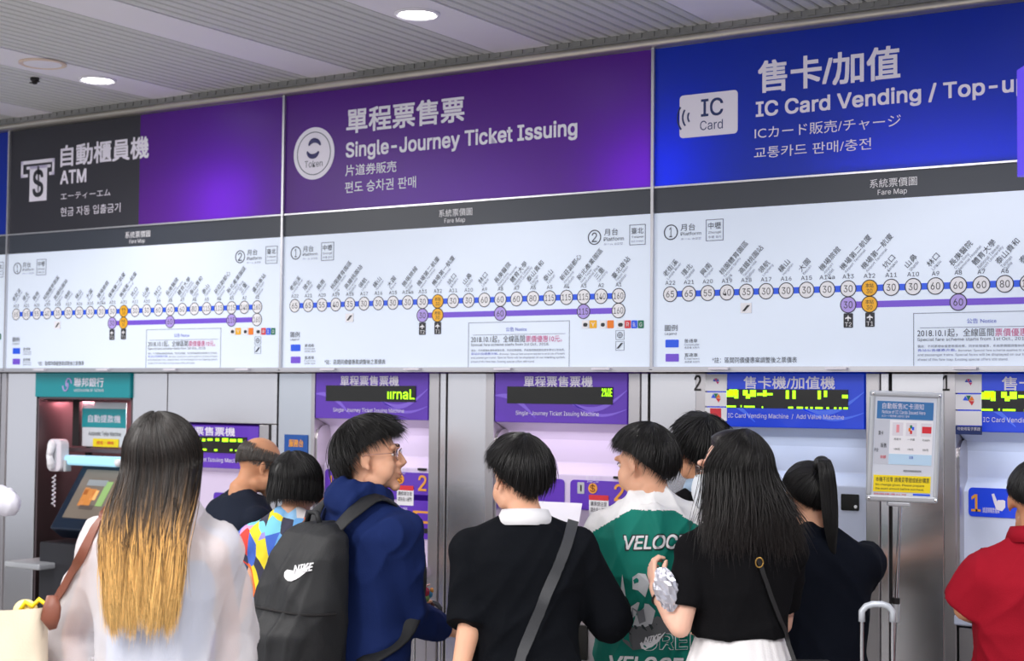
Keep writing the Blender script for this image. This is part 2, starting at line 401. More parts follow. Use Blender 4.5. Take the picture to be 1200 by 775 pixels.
def sign(k, label, heads, i0=0, i1=22):
    X = X2 + (k - 2) * PW; e = .006
    s = thing('sign_board', label, 'sign', (X + PW / 2, SY, Z_bot))
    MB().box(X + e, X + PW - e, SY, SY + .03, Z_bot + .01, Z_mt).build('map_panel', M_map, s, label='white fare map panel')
    MB().box(X + e, X + PW - e, SY, SY + .03, Z_mt, Z_pb).build('title_strip', M_titl, s, label='dark grey title strip')
    for a, b, m, l in heads: MB().box(X + a + (e if a == 0 else 0), X + b - (e if b == PW else 0), SY, SY + .004, Z_pb + .004, Z_top).build('header_panel', m, s, label=l)
    f = MB(); f.box(X - e, X + e, SY - .012, SY + .05, Z_bot, Z_top + .01); f.build('frame_post', M_frame, s)
    f = MB(); f.box(X + e, X + PW - e, SY - .008, SY + .05, Z_pb - .003, Z_pb + .004); f.build('frame_rail', M_frame, s)
    f = MB(); f.box(X + e, X + PW - e, SY - .014, SY + .05, Z_bot - .004, Z_bot + .010); f.build('frame_rail', M_frame, s)
    for j in range(4): MB().box(X + .25 + j * .46, X + .33 + j * .46, SY - .03, SY - .014, Z_bot - .002, Z_bot + .006).build('clip', M_white, s)  # white blocks standing in for downlight reflections on the bottom rail
    map_text(s, X, '系統票價圖', (508, 61), (610, 91), M_whiteb, 'title_lettering', bold=.012)
    map_text(s, X, 'Fare Map', (525, 91), (588, 112), M_whiteb, 'title_lettering', bold=.012)
    if i0 > 5:
        pass
    if i0 <= 5:
        u, z = c5(70, 200); MB().ring((X + u, z), .026, .030, SY - .0015).build('platform_ring', M_ink, s)
        text('1', X + u - .006, X + u + .006, z - .019, z + .019, SY - .002, M_ink, 'map_lettering', s, bold=.01)
        map_text(s, X, '月台', (92, 177), (124, 197), M_ink); map_text(s, X, 'Platform', (92, 198), (137, 209), M_ink); map_text(s, X, 'ホーム 승강장', (92, 213), (137, 221), M_inkg, 'map_small_lettering')
        outline(s, X, (148, 168), (186, 222), M_inkg, 'place_frame'); map_text(s, X, '中壢', (153, 174), (181, 193), M_ink)
        map_text(s, X, 'Zhongli', (153, 197), (181, 206), M_ink, 'map_small_lettering'); map_text(s, X, '中壢 중리', (153, 209), (181, 217), M_inkg, 'map_small_lettering')
        icon_box(s, X, (222, 385), (246, 411), M_whiteb, 'rail_icon', 'small high speed rail icon'); outline(s, X, (222, 385), (246, 411), M_inkg, 'icon_frame')
        (u0, z1), (u1, z0) = c5(226, 391), c5(243, 406); MB().prism([(X + u0, SY - .003, z0), (X + u0 + .01, SY - .003, z0), (X + u1, SY - .003, z1), (X + u1 - .012, SY - .003, z1)], (0, .0008, 0)).build('icon_mark', M_ink, s)
        for a in (0, 47):
            icon_box(s, X, (447 + a, 413 - a * .04), (467 + a, 450 - a * .04), M_ink, 'terminal_tag', 'black airport terminal tag')
            map_text(s, X, 'T2' if a == 0 else 'T1', (450 + a, 436 - a * .04), (464 + a, 447 - a * .04), M_whiteb, bold=.02)
            (u0, z1), (u1, z0) = c5(449 + a, 417 - a * .04), c5(465 + a, 433 - a * .04); cx, cz = X + (u0 + u1) / 2, (z0 + z1) / 2; yy = SY - .003; q = .011
            MB().prism([(cx - .002, yy, cz - q), (cx + .002, yy, cz - q), (cx + .002, yy, cz - .002), (cx + q, yy, cz - .004), (cx + q, yy, cz), (cx + .002, yy, cz + .005), (cx, yy, cz + q), (cx - .002, yy, cz + .005), (cx - q, yy, cz), (cx - q, yy, cz - .004), (cx - .002, yy, cz - .002)], (0, .0006, 0)).build('plane_symbol', M_whiteb, s)
        map_text(s, X, '圖例', (54, 441), (82, 458), M_ink); map_text(s, X, 'Legend', (54, 461), (80, 469), M_ink, 'map_small_lettering')
        for dz, m, zh, en, l in ((0, M_lblue, '普通車', 'Commuter', 'blue legend square'), (37, M_lpurp, '直達車', 'Express', 'purple legend square')):
            icon_box(s, X, (55, 480 + dz), (84, 500 + dz), m, 'legend_swatch', l)
            map_text(s, X, zh, (97, 478 + dz), (126, 488 + dz), M_ink); map_text(s, X, en, (97, 490 + dz), (130, 496 + dz), M_inkg, 'map_small_lettering'); map_text(s, X, '各停車 보통차', (97, 498 + dz), (130, 504 + dz), M_inkg, 'map_small_lettering')
        map_text(s, X, '*註：區間同價優惠案調整後之票價表', (158, 526), (344, 541), M_ink)
    if i1 == 22:
        u, z = c5(983, 152); MB().ring((X + u, z), .026, .030, SY - .0015).build('platform_ring', M_ink, s)
        text('2', X + u - .012, X + u + .012, z - .019, z + .019, SY - .002, M_ink, 'map_lettering', s, bold=.01)
        map_text(s, X, '月台', (1013, 124), (1055, 147), M_ink); map_text(s, X, 'Platform', (1012, 149), (1073, 164), M_ink); map_text(s, X, 'ホーム 승강장', (1012, 167), (1070, 177), M_inkg, 'map_small_lettering')
        outline(s, X, (1090, 114), (1139, 174), M_inkg, 'place_frame'); map_text(s, X, '臺北', (1096, 121), (1133, 142), M_ink)
        map_text(s, X, 'Taipei', (1096, 146), (1133, 156), M_ink, 'map_small_lettering'); map_text(s, X, '台北 타이베이', (1096, 160), (1133, 168), M_inkg, 'map_small_lettering')
        for a, b, m, tx, l in ((945, 966, M_whiteb, '', 'train icon'), (968, 990, M_yel, 'Y', 'yellow line square'), (999, 1019, M_whiteb, '', 'train icon'), (1022, 1042, M_org, '', 'orange line square'),
                               (1052, 1074, M_whiteb, '', 'train icon'), (1076, 1094, M_red, 'R', 'red line square'), (1096, 1114, M_lblue, 'BL', 'blue line square'), (1116, 1134, M_grn, 'G', 'green line square')):
            icon_box(s, X, (a, 406), (b, 430), m, 'transfer_icon', l)
            if m is M_whiteb:
                outline(s, X, (a, 406), (b, 430), M_inkg, 'icon_frame', t=.0015); (u0, z1), (u1, z0) = c5(a + 4, 414), c5(b - 4, 425)
                MB().rrect(X + u0, X + u1, z0, z1, SY - .003, SY - .002, .006, 3).build('icon_mark', M_ink, s)
            if tx: map_text(s, X, tx, (a + 5, 412), (b - 5, 425), M_whiteb, bold=.01)
        for dz in (0, 33):
            outline(s, X, (1048, 437 + dz), (1074, 465 + dz), M_inkg, 'icon_frame', t=.0015)
        u, z = c5(1061, 451); MB().ring((X + u, z), .009, .012, SY - .002).box(X + u - .01, X + u + .01, SY - .002, SY - .001, z - .001, z + .001).box(X + u - .001, X + u + .001, SY - .002, SY - .001, z - .01, z + .01).build('icon_mark', M_inkg, s)
        (u0, z1), (u1, z0) = c5(1051, 475), c5(1071, 492); MB().prism([(X + u0, SY - .003, z0), (X + u0 + .009, SY - .003, z0), (X + u1, SY - .003, z1), (X + u1 - .009, SY - .003, z1)], (0, .0008, 0)).build('icon_mark', M_ink, s)
    if i1 > 14:
        outline(s, X, (598, 413), (906, 550), M_inkg, 'notice_frame', 'thin grey frame of the notice', .0018)
        (u0, z1), (u1, z0) = c5(612, 446), c5(894, 447); MB().box(X + u0, X + u1, SY - .0015, SY - .0005, z0, z0 + .0015).build('notice_rule', M_inkg, s)
        map_text(s, X, '公告 Notice', (713, 427), (776, 440), M_inkb, 'notice_lettering')
        map_text(s, X, '2018.10.1起，全線區間', (606, 454), (770, 475), M_ink, bold=.004); map_text(s, X, '票價優惠10元。', (773, 453), (884, 473), M_mag, 'magenta_lettering', bold=.004)
        map_text(s, X, 'Special fare scheme starts from 1st Oct., 2018.', (606, 477), (845, 487), M_ink)
        map_text(s, X, '備註：不同票種依優惠票價收費，同享區間優惠，系統票價圖調整前請依車站公告為準。', (606, 495), (893, 502), M_inkg, 'map_small_lettering')
        map_text(s, X, '各站公告優惠方案。', (606, 505), (690, 512), M_inkb, 'notice_lettering'); map_text(s, X, 'Remarks: Special fare scheme applies to all kinds of tickets', (694, 506), (893, 513), M_inkg, 'map_small_lettering')
        map_text(s, X, 'and passenger trains. Special fares will be displayed on our ticketing system', (606, 517), (893, 525), M_inkg, 'map_small_lettering')
        map_text(s, X, 'ahead of this fare map. Existing special offers still stand.', (606, 529), (800, 537), M_inkg, 'map_small_lettering')
    fare_map(s, X, i0, i1)
    return s, X

def sgn(s, a, b, m, par, part='header_lettering', bold=.0, **k):
    (x0, _), (x1, _) = S(a[0], (a[1] + b[1]) / 2), S(b[0], (a[1] + b[1]) / 2)
    # a: pixel of the ink's lower left corner, b: upper right corner
    x0, z0 = S(*a); x1, z1 = S(*b)
    text(s, x0, x1, z0, z1, SY - .002, m, part, par, bold=bold, **k)
# board 0 (mostly outside), blue
s0, X0 = sign(0, 'blue-headed fare map sign cut off at the picture edge beside the ATM sign', [(0, PW, M_blue, 'blue header panel')])
s1, X1 = sign(1, 'ATM sign board with charcoal and purple header over a fare map', [(0, .955, M_black, 'charcoal header panel'), (.955, PW, M_purp, 'purple header panel')])
WHL = mat('letter_white', (222, 218, 232), .5, emis=(222, 218, 232), es=.1)
def c1(x, y): return (x / 2.98, y / 2.98)
sgn('自動櫃員機', c1(213, 583), c1(521, 465 + 10), WHL, s1, bold=.026)
sgn('ATM', c1(212, 643), c1(302, 590), WHL, s1, bold=.045)
sgn('エーティーエム', c1(213, 700), c1(387, 660), WHL, s1, bold=.008)
sgn('현금 자동 입출금기', c1(212, 757), c1(422, 708), WHL, s1, bold=.008)
# cash machine pictogram
def sq(a, b, y0, y1, M):
    x0, z0 = S(*c1(*a)); x1, z1 = S(*c1(*b)); M.box(x0, x1, y0, y1, z0, z1)
M = MB(); xa, za = S(*c1(75, 565)); xb, zb = S(*c1(190, 612)); y0, y1 = SY - .002, SY - .0005
za2 = S(*c1(190, 556))[1]; zb = za - .085
x3, z3 = S(*c1(103, 705)); x4, _ = S(*c1(163, 700))
M.box(xa, xb, y0, y1, za - .018, za); M.box(xa, xa + .016, y0, y1, zb, za); M.box(xb - .016, xb, y0, y1, zb, za); M.box(xa, x3 - .016, y0, y1, zb, zb + .016); M.box(x4 + .016, xb, y0, y1, zb, zb + .016)
M.box(x3 - .026, x4 + .026, y0, y1, za - .045, za - .03)
M.box(x3, x4, y0, y1, z3, za - .03); M.build('cash_pictogram', WHL, s1)
cx = (x3 + x4) / 2; cz = (z3 + za - .03) / 2
text('$', cx - .038, cx + .038, cz - .085, cz + .085, SY - .003, M_black, 'dollar_symbol', s1, bold=.02)

s2, _ = sign(2, 'purple single-journey ticket sign board with token emblem over a fare map', [(0, PW, M_purp, 'purple header panel')])
def c2(x, y): return (320 + x / 2.609, 60 + y / 2.609)
sgn('單程票售票', c2(226, 252), c2(585, 133 + 4), WHL, s2, bold=.026)
sgn('Single-Journey Ticket Issuing', c2(224, 337), c2(930, 208), WHL, s2, bold=.03)
sgn('片道券販売', c2(222, 383), c2(378, 335), WHL, s2, bold=.01)
sgn('편도 승차권 판매', c2(221, 435), c2(438, 382), WHL, s2, bold=.01)
cx, cz = S(*c2(126, 313)); rr = .118
o = MB().disc((cx, cz), rr, SY - .003, SY - .0005, 48).build('token_emblem', WHL, s2, label='white round token emblem')
MB().ring((cx, cz), .094, .098, SY - .004, 48).build('emblem_ring', M_inkg, o)
M = MB()
for a0, rad, c in ((20, .036, (0.004, .022)), (200, .036, (-.004, .022))):
    pts = [(cx + c[0] + rad * math.cos(math.radians(a0 + a)), SY - .0035, cz + c[1] + rad * math.sin(math.radians(a0 + a))) for a in range(0, 150, 15)]
    M.tube(pts, [.004 + .008 * math.sin(PI * i / 9) for i in range(10)], 6, up=(0, 1, 0))
M.build('emblem_mark', mat('emblem_blue', (70, 70, 120), .5), o)
text('Token', cx - .052, cx + .052, cz - .062, cz - .032, SY - .004, M_inkg, 'emblem_lettering', s2)

s3, _ = sign(3, 'blue IC card vending and top-up sign board over a fare map', [(0, PW, M_blue, 'blue header panel')])
def c3(x, y): return (760 + x / 2.727, y / 2.727)
sgn('售卡/加值', c3(352, 297), c3(803, 145), WHL, s3, bold=.026)
sgn('IC Card Vending / Top-up', c3(345, 386), c3(1215, 236), WHL, s3, bold=.03)
sgn('ICカード販売/チャージ', c3(340, 446), c3(807, 364), WHL, s3, bold=.008)
sgn('교통카드 판매/충전', c3(338, 508), c3(712, 440), WHL, s3, bold=.01)
xa, za = S(*c3(100, 443)); xb, zb = S(*c3(286, 287)); M = MB().rrect(xa, xb, za, zb, SY - .003, SY - .0005, .015); o = M.build('card_emblem', WHL, s3, label='white card emblem')
M_navy = mat('ink_navy', (30, 50, 110), .5)
wd = xb - xa; ht = zb - za
text('IC', xa + wd * .38, xa + wd * .75, za + ht * .46, za + ht * .86, SY - .0036, M_navy, 'emblem_lettering', o, bold=.02)
text('Card', xa + wd * .36, xa + wd * .75, za + ht * .14, za + ht * .36, SY - .0036, M_navy, 'emblem_lettering', o)
for k in range(3):
    r = .03 + .022 * k; pts = [(xa + wd * .27 - r * math.cos(math.radians(a)), SY - .0035, za + ht * .48 + r * math.sin(math.radians(a))) for a in range(-38, 39, 8)]
    MB().tube(pts, .0035, 6).build('wave_mark', M_navy, o)
sign(4, 'blue sign board beyond the edge of the picture next to the card sign', [(0, PW, M_blue, 'blue header panel')], 0, 6)

# lamps inside the backlit headers
for (px, py, sx_, pw_) in ((262, 222, .30, 3.0), (745, 196, .20, 1.7), (788, 180, .12, 1.0), (1110, 192, .8, 3.2), (520, 215, .9, 1.0)):
    q = onY(px, py, SY); area('sign_lamp', (q.x, .14, q.z - .05), sx_, .12, pw_, (.95, .95, 1), (-PI / 2 + .0, 0, 0))

# hanging violet sign whose edge shows at the border of the picture
p = onD(1196.5, 140, 3.9); zt = onD(1196.5, 79, 3.9).z; zb = onD(1196.5, 206, 3.9).z
h = thing('hanging_sign', 'narrow violet hanging sign edge in front of the blue board', 'sign', (p.x, p.y, zb))
rx = Matrix.Rotation(YAW, 3, 'Z'); ax, ay = rx @ Vector((1, 0, 0)), rx @ Vector((0, 1, 0))
cxn = p + ax * .35; MB().obox((cxn.x, cxn.y, (zt + zb) / 2), ax * .35, ay * .03, (0, 0, (zt - zb) / 2)).build('sign_box', mat('hanging_violet', (92, 70, 225), .4, emis=(92, 70, 225), es=.5), h)
c_ = cxn - ay * .032 + ax * .01; MB().obox((c_.x, c_.y, (zt + zb) / 2 + .04), ax * .33, ay * .002, (0, 0, (zt - zb) / 2 - .07)).build('sign_face', mat('hanging_face', (190, 190, 250), .4, emis=(190, 190, 250), es=.4), h)
for k in (.15, .55):
    q = p + ax * k; MB().tube([(q.x, q.y, zt), (q.x, q.y, ZC)], .006, 8).build('hanger_rod', M_pole, h)

# ------------------------------------------------------------------ machines and steel wall under the signs
def W(px, py, Y=0.0): p = onY(px, py, Y); return p.x, p.z
HX = [-4.487, -3.516, -2.544, -1.582]; HW = .625; HZ0, HZ1 = 1.665, 1.868
def panel(x0, x1, y0, y1, z0, z1, m=M_steel, name='steel_panel', bev=.003):
    return MB().box(x0, x1, y0, y1, z0, z1).build(name, m, wall, bevel=bev)
def bay_shell(par, x0, x1, m, zb=1.02, ztop=HZ0):
    """hollow white machine face behind the steel front: hood, back, touch face, ledge"""
    prof = [(0, ztop), (.085, ztop - .035), (.095, ztop - .07), (.095, 1.50), (.05, 1.455), (.05, zb + .03), (-.05, zb + .01), (-.05, zb - .02), (0, zb - .03), (.3, zb - .03), (.3, ztop)]
    MB().prism([(x0, y, z) for y, z in prof], (x1 - x0, 0, 0)).build('machine_face', m, par, bevel=.004)
def cheek(par, x0, x1, m, zb=1.02, ztop=HZ0):
    pts = [(0, zb), (0, ztop - .09)] + [(.06 - .06 * math.cos(a), ztop - .09 + .06 * math.sin(a)) for a in (.4, .8, 1.2, 1.57)] + [(.1, ztop - .03), (.1, zb)]
    MB().prism([(x0, y - .002, z) for y, z in pts], (x1 - x0, 0, 0)).build('side_cheek', m, par)
def header(par, x0, kind):
    m, m2 = (M_mpur, M_mpur2) if kind == 'p' else (M_mblue, M_mblue2)
    MB().box(x0, x0 + HW, -.012, .25, HZ0, HZ1).build('header', m, par, bevel=.003, label='purple header' if kind == 'p' else 'blue header')
    # printed swooshes
    M = MB(); y = -.0135
    for (xa, za, xb, zb, t, s) in ((.0, .11, .2, .02, .012, .03), (.36, .085, .625, .135, .01, -.05), (.36, .09, .625, .06, .006, -.04)):
        n = 12; up = []; dn = []
        for i in range(n + 1):
            f = i / n; xx = x0 + xa + (xb - xa) * f; zz = HZ0 + za + (zb - za) * f + s * math.sin(PI * f); tt = t * math.sin(PI * (f * .9 + .05))
            up.append((xx, y, zz + tt)); dn.append((xx, y, zz - tt))
        for i in range(n): M.add([dn[i], dn[i + 1], up[i + 1], up[i]], [(0, 1, 2, 3)])
    M.build('header_swoosh', m2, par)['kind'] = 'stuff'
M_num = mat('number_black', (40, 38, 38), .5)
def led(par, x0, x1, z0, z1, blobs):
    MB().box(x0, x1, -.016, -.01, z0, z1).build('led_window', M_ledbg, par)
    M = MB()
    for (a, b, c, d) in blobs: M.box(x0 + a * (x1 - x0), x0 + b * (x1 - x0), -.0175, -.016, z0 + c * (z1 - z0), z0 + d * (z1 - z0))
    if blobs: M.build('led_characters', M_led, par)['kind'] = 'stuff'
def ledtext(par, s, x0, x1, z0, z1): text(s, x0, x1, z0, z1, -.018, M_led, 'led_lettering', par, bold=.02)
rl = random.Random(3)

def ticket_machine(k, kind, label):
    x0 = HX[k]; t = thing('ticket_machine' if kind == 'p' else 'card_machine', label, 'ticket machine', (x0 + HW / 2, 0, 0), 0, None)
    face = mat('machine_lavender', (222, 208, 236), .35) if kind == 'p' else mat('machine_pale_blue', (206, 216, 240), .35)
    bay_shell(t, x0 - .004, x0 + HW + .004, face)
    cheek(t, x0 - .006, x0 + .004, M_steel2)
    header(t, x0, kind)
    zt = HZ1 - .012
    if kind == 'p':
        text('單程票售票機', x0 + .145, x0 + .47, zt - .046, zt, -.0155, WHL, 'header_lettering', t, bold=.02)
        text('Single-Journey Ticket Issuing Machine', x0 + .105, x0 + .5, HZ0 + .026, HZ0 + .048, -.0155, WHL, 'header_lettering', t, bold=.01)
        lx0, lx1, lz0, lz1 = x0 + .062, x0 + .562, HZ0 + .078, HZ0 + .148
        led(t, lx0, lx1, lz0, lz1, [])
        if k == 0: ledtext(t, 'ıırnaL', lx1 - .15, lx1 - .004, lz0 + .012, lz1 - .016)
        else: ledtext(t, '2%0E', lx1 - .048, lx1 - .002, lz0 + .032, lz1 - .006)
        P = .05 - .003
        MB().rrect(x0 + .335, x0 + HW - .003, 1.315, 1.435, P - .004, .06, .018).rrect(x0 + .44, x0 + HW - .003, 1.15, 1.34, P - .004, .06, .012).build('payment_panel', M_mpur, t)
        a, b = W(678, 578, P), W(686, 566, P); dx = x0 - HX[1]
        def B(p0, p1, nm, m, y=P - .006, r=.004):
            a, b = W(p0[0], p0[1], P), W(p1[0], p1[1], P)
            return MB().rrect(a[0] + dx, b[0] + dx, a[1], b[1], y, P + .004, r).build(nm, m, t)
        def Tx(s, p0, p1, m, part='panel_lettering', bold=0):
            a, b = W(p0[0], p0[1], P), W(p1[0], p1[1], P); text(s, a[0] + dx, b[0] + dx, a[1], b[1], P - .0075, m, part, t, bold=bold)
        B((677.5, 578.5), (685.5, 565.5), 'coin_slot_plate', M_grey); B((681, 576), (682.5, 568.5), 'coin_slot', M_dark, P - .008, .001)
        c = W(695.5, 572.5, P); MB().disc((c[0] + dx, c[1]), .021, P - .007, P).build('coin_symbol', M_gold, t)
        Tx('$', (692.5, 577.5), (698.5, 567.5), mat('coin_ink', (150, 80, 20), .5), 'coin_lettering', .02)
        Tx('投入硬幣', (687.5, 562.4), (704, 557.8), WHL); Tx('Insert Coin', (689, 565.4), (702.5, 563.2), WHL)
        Tx('2', (721, 587), (732, 568), M_gold, 'number_lettering', .02); B((719.5, 561.2), (730.5, 558.8), 'card_slot', M_dark, P - .007, .001)
        B((691, 605), (714, 581), 'notice_sticker', M_whiteb); B((691, 586), (714, 581), 'sticker_band', M_red, P - .0068)
        Tx('購票請注意', (693, 593), (712, 588.5), M_ink); Tx('請先投入硬幣', (693, 600), (712, 595.5), M_ink)
        Tx('投入紙鈔', (694, 613), (706, 608), WHL)
        B((690 + 23, 628), (741, 614), 'banknote_slot', M_gold); B((719, 625), (737, 616.5), 'slot_mouth', M_mpur, P - .008)
        B((711, 640), (741, 636), 'card_slot', M_dark, P - .007, .001); Tx('取消', (716, 646), (727, 642), M_ink)
        MB().rrect(x0 + .015, x0 + .305, 1.30, 1.435, P - .004, .06, .018).build('guide_panel', M_mpur, t)
        text('1', x0 + .045, x0 + .064, 1.355, 1.405, P - .0075, M_gold, 'number_lettering', t, bold=.02)
        MB().box(x0 + .07, x0 + .33, P - .004, .06, 1.07, 1.28).build('touch_screen', M_ledbg, t, bevel=.004)
        # sheet of paper standing on the ledge
    else:
        text('售卡機/加值機', x0 + .155, x0 + .515, zt - .046, zt, -.0155, WHL, 'header_lettering', t, bold=.02)
        text('IC Card Vending Machine  /  Add Value Machine', x0 + .09, x0 + .55, HZ0 + .03, HZ0 + .052, -.0155, WHL, 'header_lettering', t, bold=.01)
        lx0, lx1, lz0, lz1 = x0 + .085, x0 + .565, HZ0 + .072, HZ0 + .143
        up = [(.0, .06, .58, .92), (.02, .09, .66, .98), (.065, .1, .5, .95), (.14, .18, .66, .95), (.165, .2, .5, .74), (.2, .25, .6, .96), (.26, .31, .66, .8), (.31, .34, .62, .95), (.33, .39, .68, .8), (.5, .525, .5, .95), (.555, .58, .5, .95), (.76, .785, .5, .95), (.81, .835, .62, .95), (.955, 1, .56, .74)]
        lo = [(.0, .08, .02, .12), (.12, .13, .04, .14), (.15, .24, .02, .12), (.3, .31, .0, .1), (.52, .56, 0, .1), (.59, .64, 0, .1), (.66, .68, 0, .1), (.7, .72, 0, .1), (.74, .8, 0, .1), (.83, .85, 0, .1), (.89, .91, 0, .1), (.93, .95, 0, .1), (.965, 1, 0, .1)]
        led(t, lx0, lx1, lz0, lz1, up + lo)
        # sticker column
        for j, (za, zb) in enumerate(((.135, .2), (.077, .13), (.022, .072), (-.0, .018))):
            if j == 3: MB().box(x0 - .006, x0 + .085, -.0145, -.0115, HZ0 - .01, HZ0 + .019).build('sticker', M_navy, t); text('可使用電子票證', x0, x0 + .08, HZ0 + .004, HZ0 + .016, -.016, WHL, 'sticker_lettering', t); continue
            MB().box(x0 - .006, x0 + .085, -.0155, -.0115, HZ0 + za, HZ0 + zb).build('sticker', M_whiteb, t)
            cx, cz = x0 + .04, HZ0 + (za + zb) / 2 + .004
            if j == 2 and k == 2: MB().box(cx - .024, cx + .022, -.0165, -.015, cz - .026, cz + .018).build('sticker_mark', M_red, t)
            elif j < 2:
                for q, (cm, a) in enumerate(((M_lblue, 150), (M_grn, 90), (M_org, 30), (M_red, 330))):
                    r = .02 if j else .013; a = math.radians(a)
                    MB().prism([(cx, -.0155, cz), (cx + r * math.cos(a - .45), -.0155, cz + r * math.sin(a - .45)), (cx + r * math.cos(a + .45), -.0155, cz + r * math.sin(a + .45))], (0, -.001, 0)).build('sticker_mark', [cm, M_lilac][0] if j else (M_mag if q % 2 else M_inkb), t)
        P = .05
        if k == 2:
            a, b = W(986.2, 597.8, P), W(1007, 579.8, P); MB().rrect(a[0], b[0], a[1], b[1], P - .006, P + .004, .004).build('card_reader', M_ledbg, t)
            c = W(1003.5, 594, P); MB().disc(c, .006, P - .009, P - .005, 12).build('reader_light', M_whiteb, t)
            MB().box(x0 + .06, x0 + .36, P - .004, .06, 1.09, 1.3).build('touch_screen', M_ledbg, t, bevel=.004)
        else:
            a, b = W(1135.5, 605, P), W(1215, 574.5, P); MB().rrect(a[0], b[0], a[1], b[1], P - .004, P + .004, .014).build('guide_panel', M_mblue, t, label='blue guide panel')
            a, b = W(1139, 599, P), W(1149.5, 580, P); text('1', a[0], b[0], a[1], b[1], P - .006, M_gold, 'number_lettering', t, bold=.02)
            a, b = W(1152, 601, P), W(1172, 595.5, P); text('請選擇購票種類', a[0], b[0], a[1], b[1], P - .006, WHL, 'panel_lettering', t)
            a = W(1171, 588, P); hx, hz = a
            MB().prism([(hx + q * .055, P - .005, hz + r * .055) for q, r in ((-.45, .45), (-.3, .5), (-.1, 0), (-.05, .1), (.1, .1), (.25, .12), (.4, .05), (.4, -.35), (.2, -.6), (-.15, -.5), (-.3, -.1))], (0, -.001, 0)).build('hand_symbol', WHL, t)
            MB().box(x0 + .06, x0 + .4, P - .004, .06, 1.04, 1.26).build('touch_screen', M_ledbg, t, bevel=.004)
    # lower cabinet with ticket outlet
    MB().box(x0, x0 + HW, -.004, .3, .02, .985).build('lower_cabinet', M_steel2, t, bevel=.004)
    MB().box(x0 + .18, x0 + .45, -.012, -.004, .72, .86).build('ticket_outlet', M_ledbg, t, bevel=.003)
    MB().box(x0 + .02, x0 + HW - .02, -.007, -.003, .08, .6).build('service_door', M_steel2, t, bevel=.003)
    l = area('machine_hood_light', (x0 + HW / 2, .03, HZ0 - .03), HW * .8, .03, .22, (.93, .82, 1) if kind == 'p' else (.8, .88, 1))
    return t
ticket_machine(0, 'p', 'purple ticket machine beside the boy in glasses, glare on its display')
ticket_machine(1, 'p', 'purple ticket machine in front of the black sweater man, mostly blank display')
ticket_machine(2, 'b', 'blue card machine with a red square sticker and black reader')
ticket_machine(3, 'b', 'blue card machine in front of the red shirt man, numbered guide panel')

# steel pillars between the machines
for k in range(-1, 4):
    a = HX[k] + HW + .006 if k >= 0 else -4.72 + .0
    b = HX[k + 1] - .006 if k < 3 else HX[3] + HW + .4
    if k == -1:
        continue
    if k == 3: a = HX[3] + HW + .006
    panel(a, a + .05, -.012, .25, 0, 1.868, M_steel2, 'steel_jamb')
    panel(a + .052, a + .082, -.004, .25, 0, 1.868, M_steel)
    MB().box(a + .08, a + .094, .01, .25, 0, 1.868).build('shadow_gap', M_dark, wall)
    panel(a + .094, b - .044, -.006, .25, 0, 1.868, M_steel)
    panel(b - .042, b, -.012, .25, 0, 1.868, M_steel2, 'steel_jamb')
z = 1.868
for px, s, y0 in ((818, '2', 459), (1109, '1', 459)):
    a, b = W(px - 3.5, y0 - 1, -.008), W(px + 4, 440, -.008); text(s, a[0], b[0], a[1], b[1], -.0135, M_num, 'number_lettering', wall, bold=.015)

# narrow white steel panel with poster, wide panel with the lower ticket machine
panel(-4.72 + .006, -4.487 - .03, -.004, .25, 0, 1.868, steel_mat('pale_steel', (222, 226, 232), .3, (1, 1, 12)))
panel(-4.487 - .028, -4.487 - .006, -.012, .25, 0, 1.868, M_steel2, 'steel_jamb')
a, b = W(334, 548), W(362, 510); p = thing('blue_poster', 'small blue poster with gold characters on the pale steel panel', 'poster', ((a[0] + b[0]) / 2, -.006, a[1]))
MB().box(a[0], b[0], -.008, -.0045, a[1] - .18, b[1]).build('sheet', mat('poster_blue', (20, 80, 160), .4), p)
text('服務台', a[0] + .03, b[0] - .025, b[1] - .055, b[1] - .022, -.0095, M_gold, 'poster_lettering', p, bold=.02)
MB().box(a[0] + .012, b[0] - .012, -.0092, -.008, b[1] - .09, b[1] - .086).build('poster_rule', M_whiteb, p)
# left machine, set lower in a wide steel panel
xL, xR = -5.425, -4.726
fx0, fx1 = W(180, 520)[0], W(304, 520)[0]; fz0, fz1 = W(304, 551)[1], W(304, 500)[1]
panel(xL, xR, -.004, .25, fz1 + .012, 1.868, M_steel)
panel(fx1 + .075, xR, -.004, .25, 0, fz1 + .01, M_steel)
MB().box(fx1 + .062, fx1 + .073, .0, .25, 0, fz1 + .01).build('shadow_gap', M_dark, wall)
t = thing('ticket_machine', 'lower-set purple ticket machine behind the balding man, two-line display', 'ticket machine', ((fx0 + fx1) / 2, 0, 0))
MB().box(fx0, fx1, -.008, .25, fz0, fz1).build('header', M_mpur, t, bevel=.003, label='purple header')
MB().box(fx1 + .002, fx1 + .06, -.006, .2, 0, fz1 + .008).build('side_post', M_steel2, t, bevel=.003)
wd = fx1 - fx0; ht = fz1 - fz0
text('單程票售票機', fx0 + wd * .22, fx0 + wd * .79, fz1 - ht * .24, fz1 - ht * .04, -.010, WHL, 'header_lettering', t, bold=.02)
text('Single-Journey Ticket Issuing Machine', fx0 + wd * .1, fx0 + wd * .86, fz0 + ht * .12, fz0 + ht * .24, -.010, WHL, 'header_lettering', t)
MB().box(fx0 + wd * .1, fx0 + wd * .9, -.012, -.006, fz0 + ht * .36, fz0 + ht * .74).build('led_window', M_ledbg, t)
M = MB()
for r, (za, zb) in enumerate(((.62, .71), (.40, .47))):
    xx = .12
    while xx < .88:
        w_ = rl.uniform(.015, .06); M.box(fx0 + wd * xx, fx0 + wd * min(xx + w_, .88), -.0135, -.012, fz0 + ht * (za + rl.uniform(0, .02)), fz0 + ht * (zb - rl.uniform(0, .03))); xx += w_ + rl.uniform(.012, .03 + .09 * r)
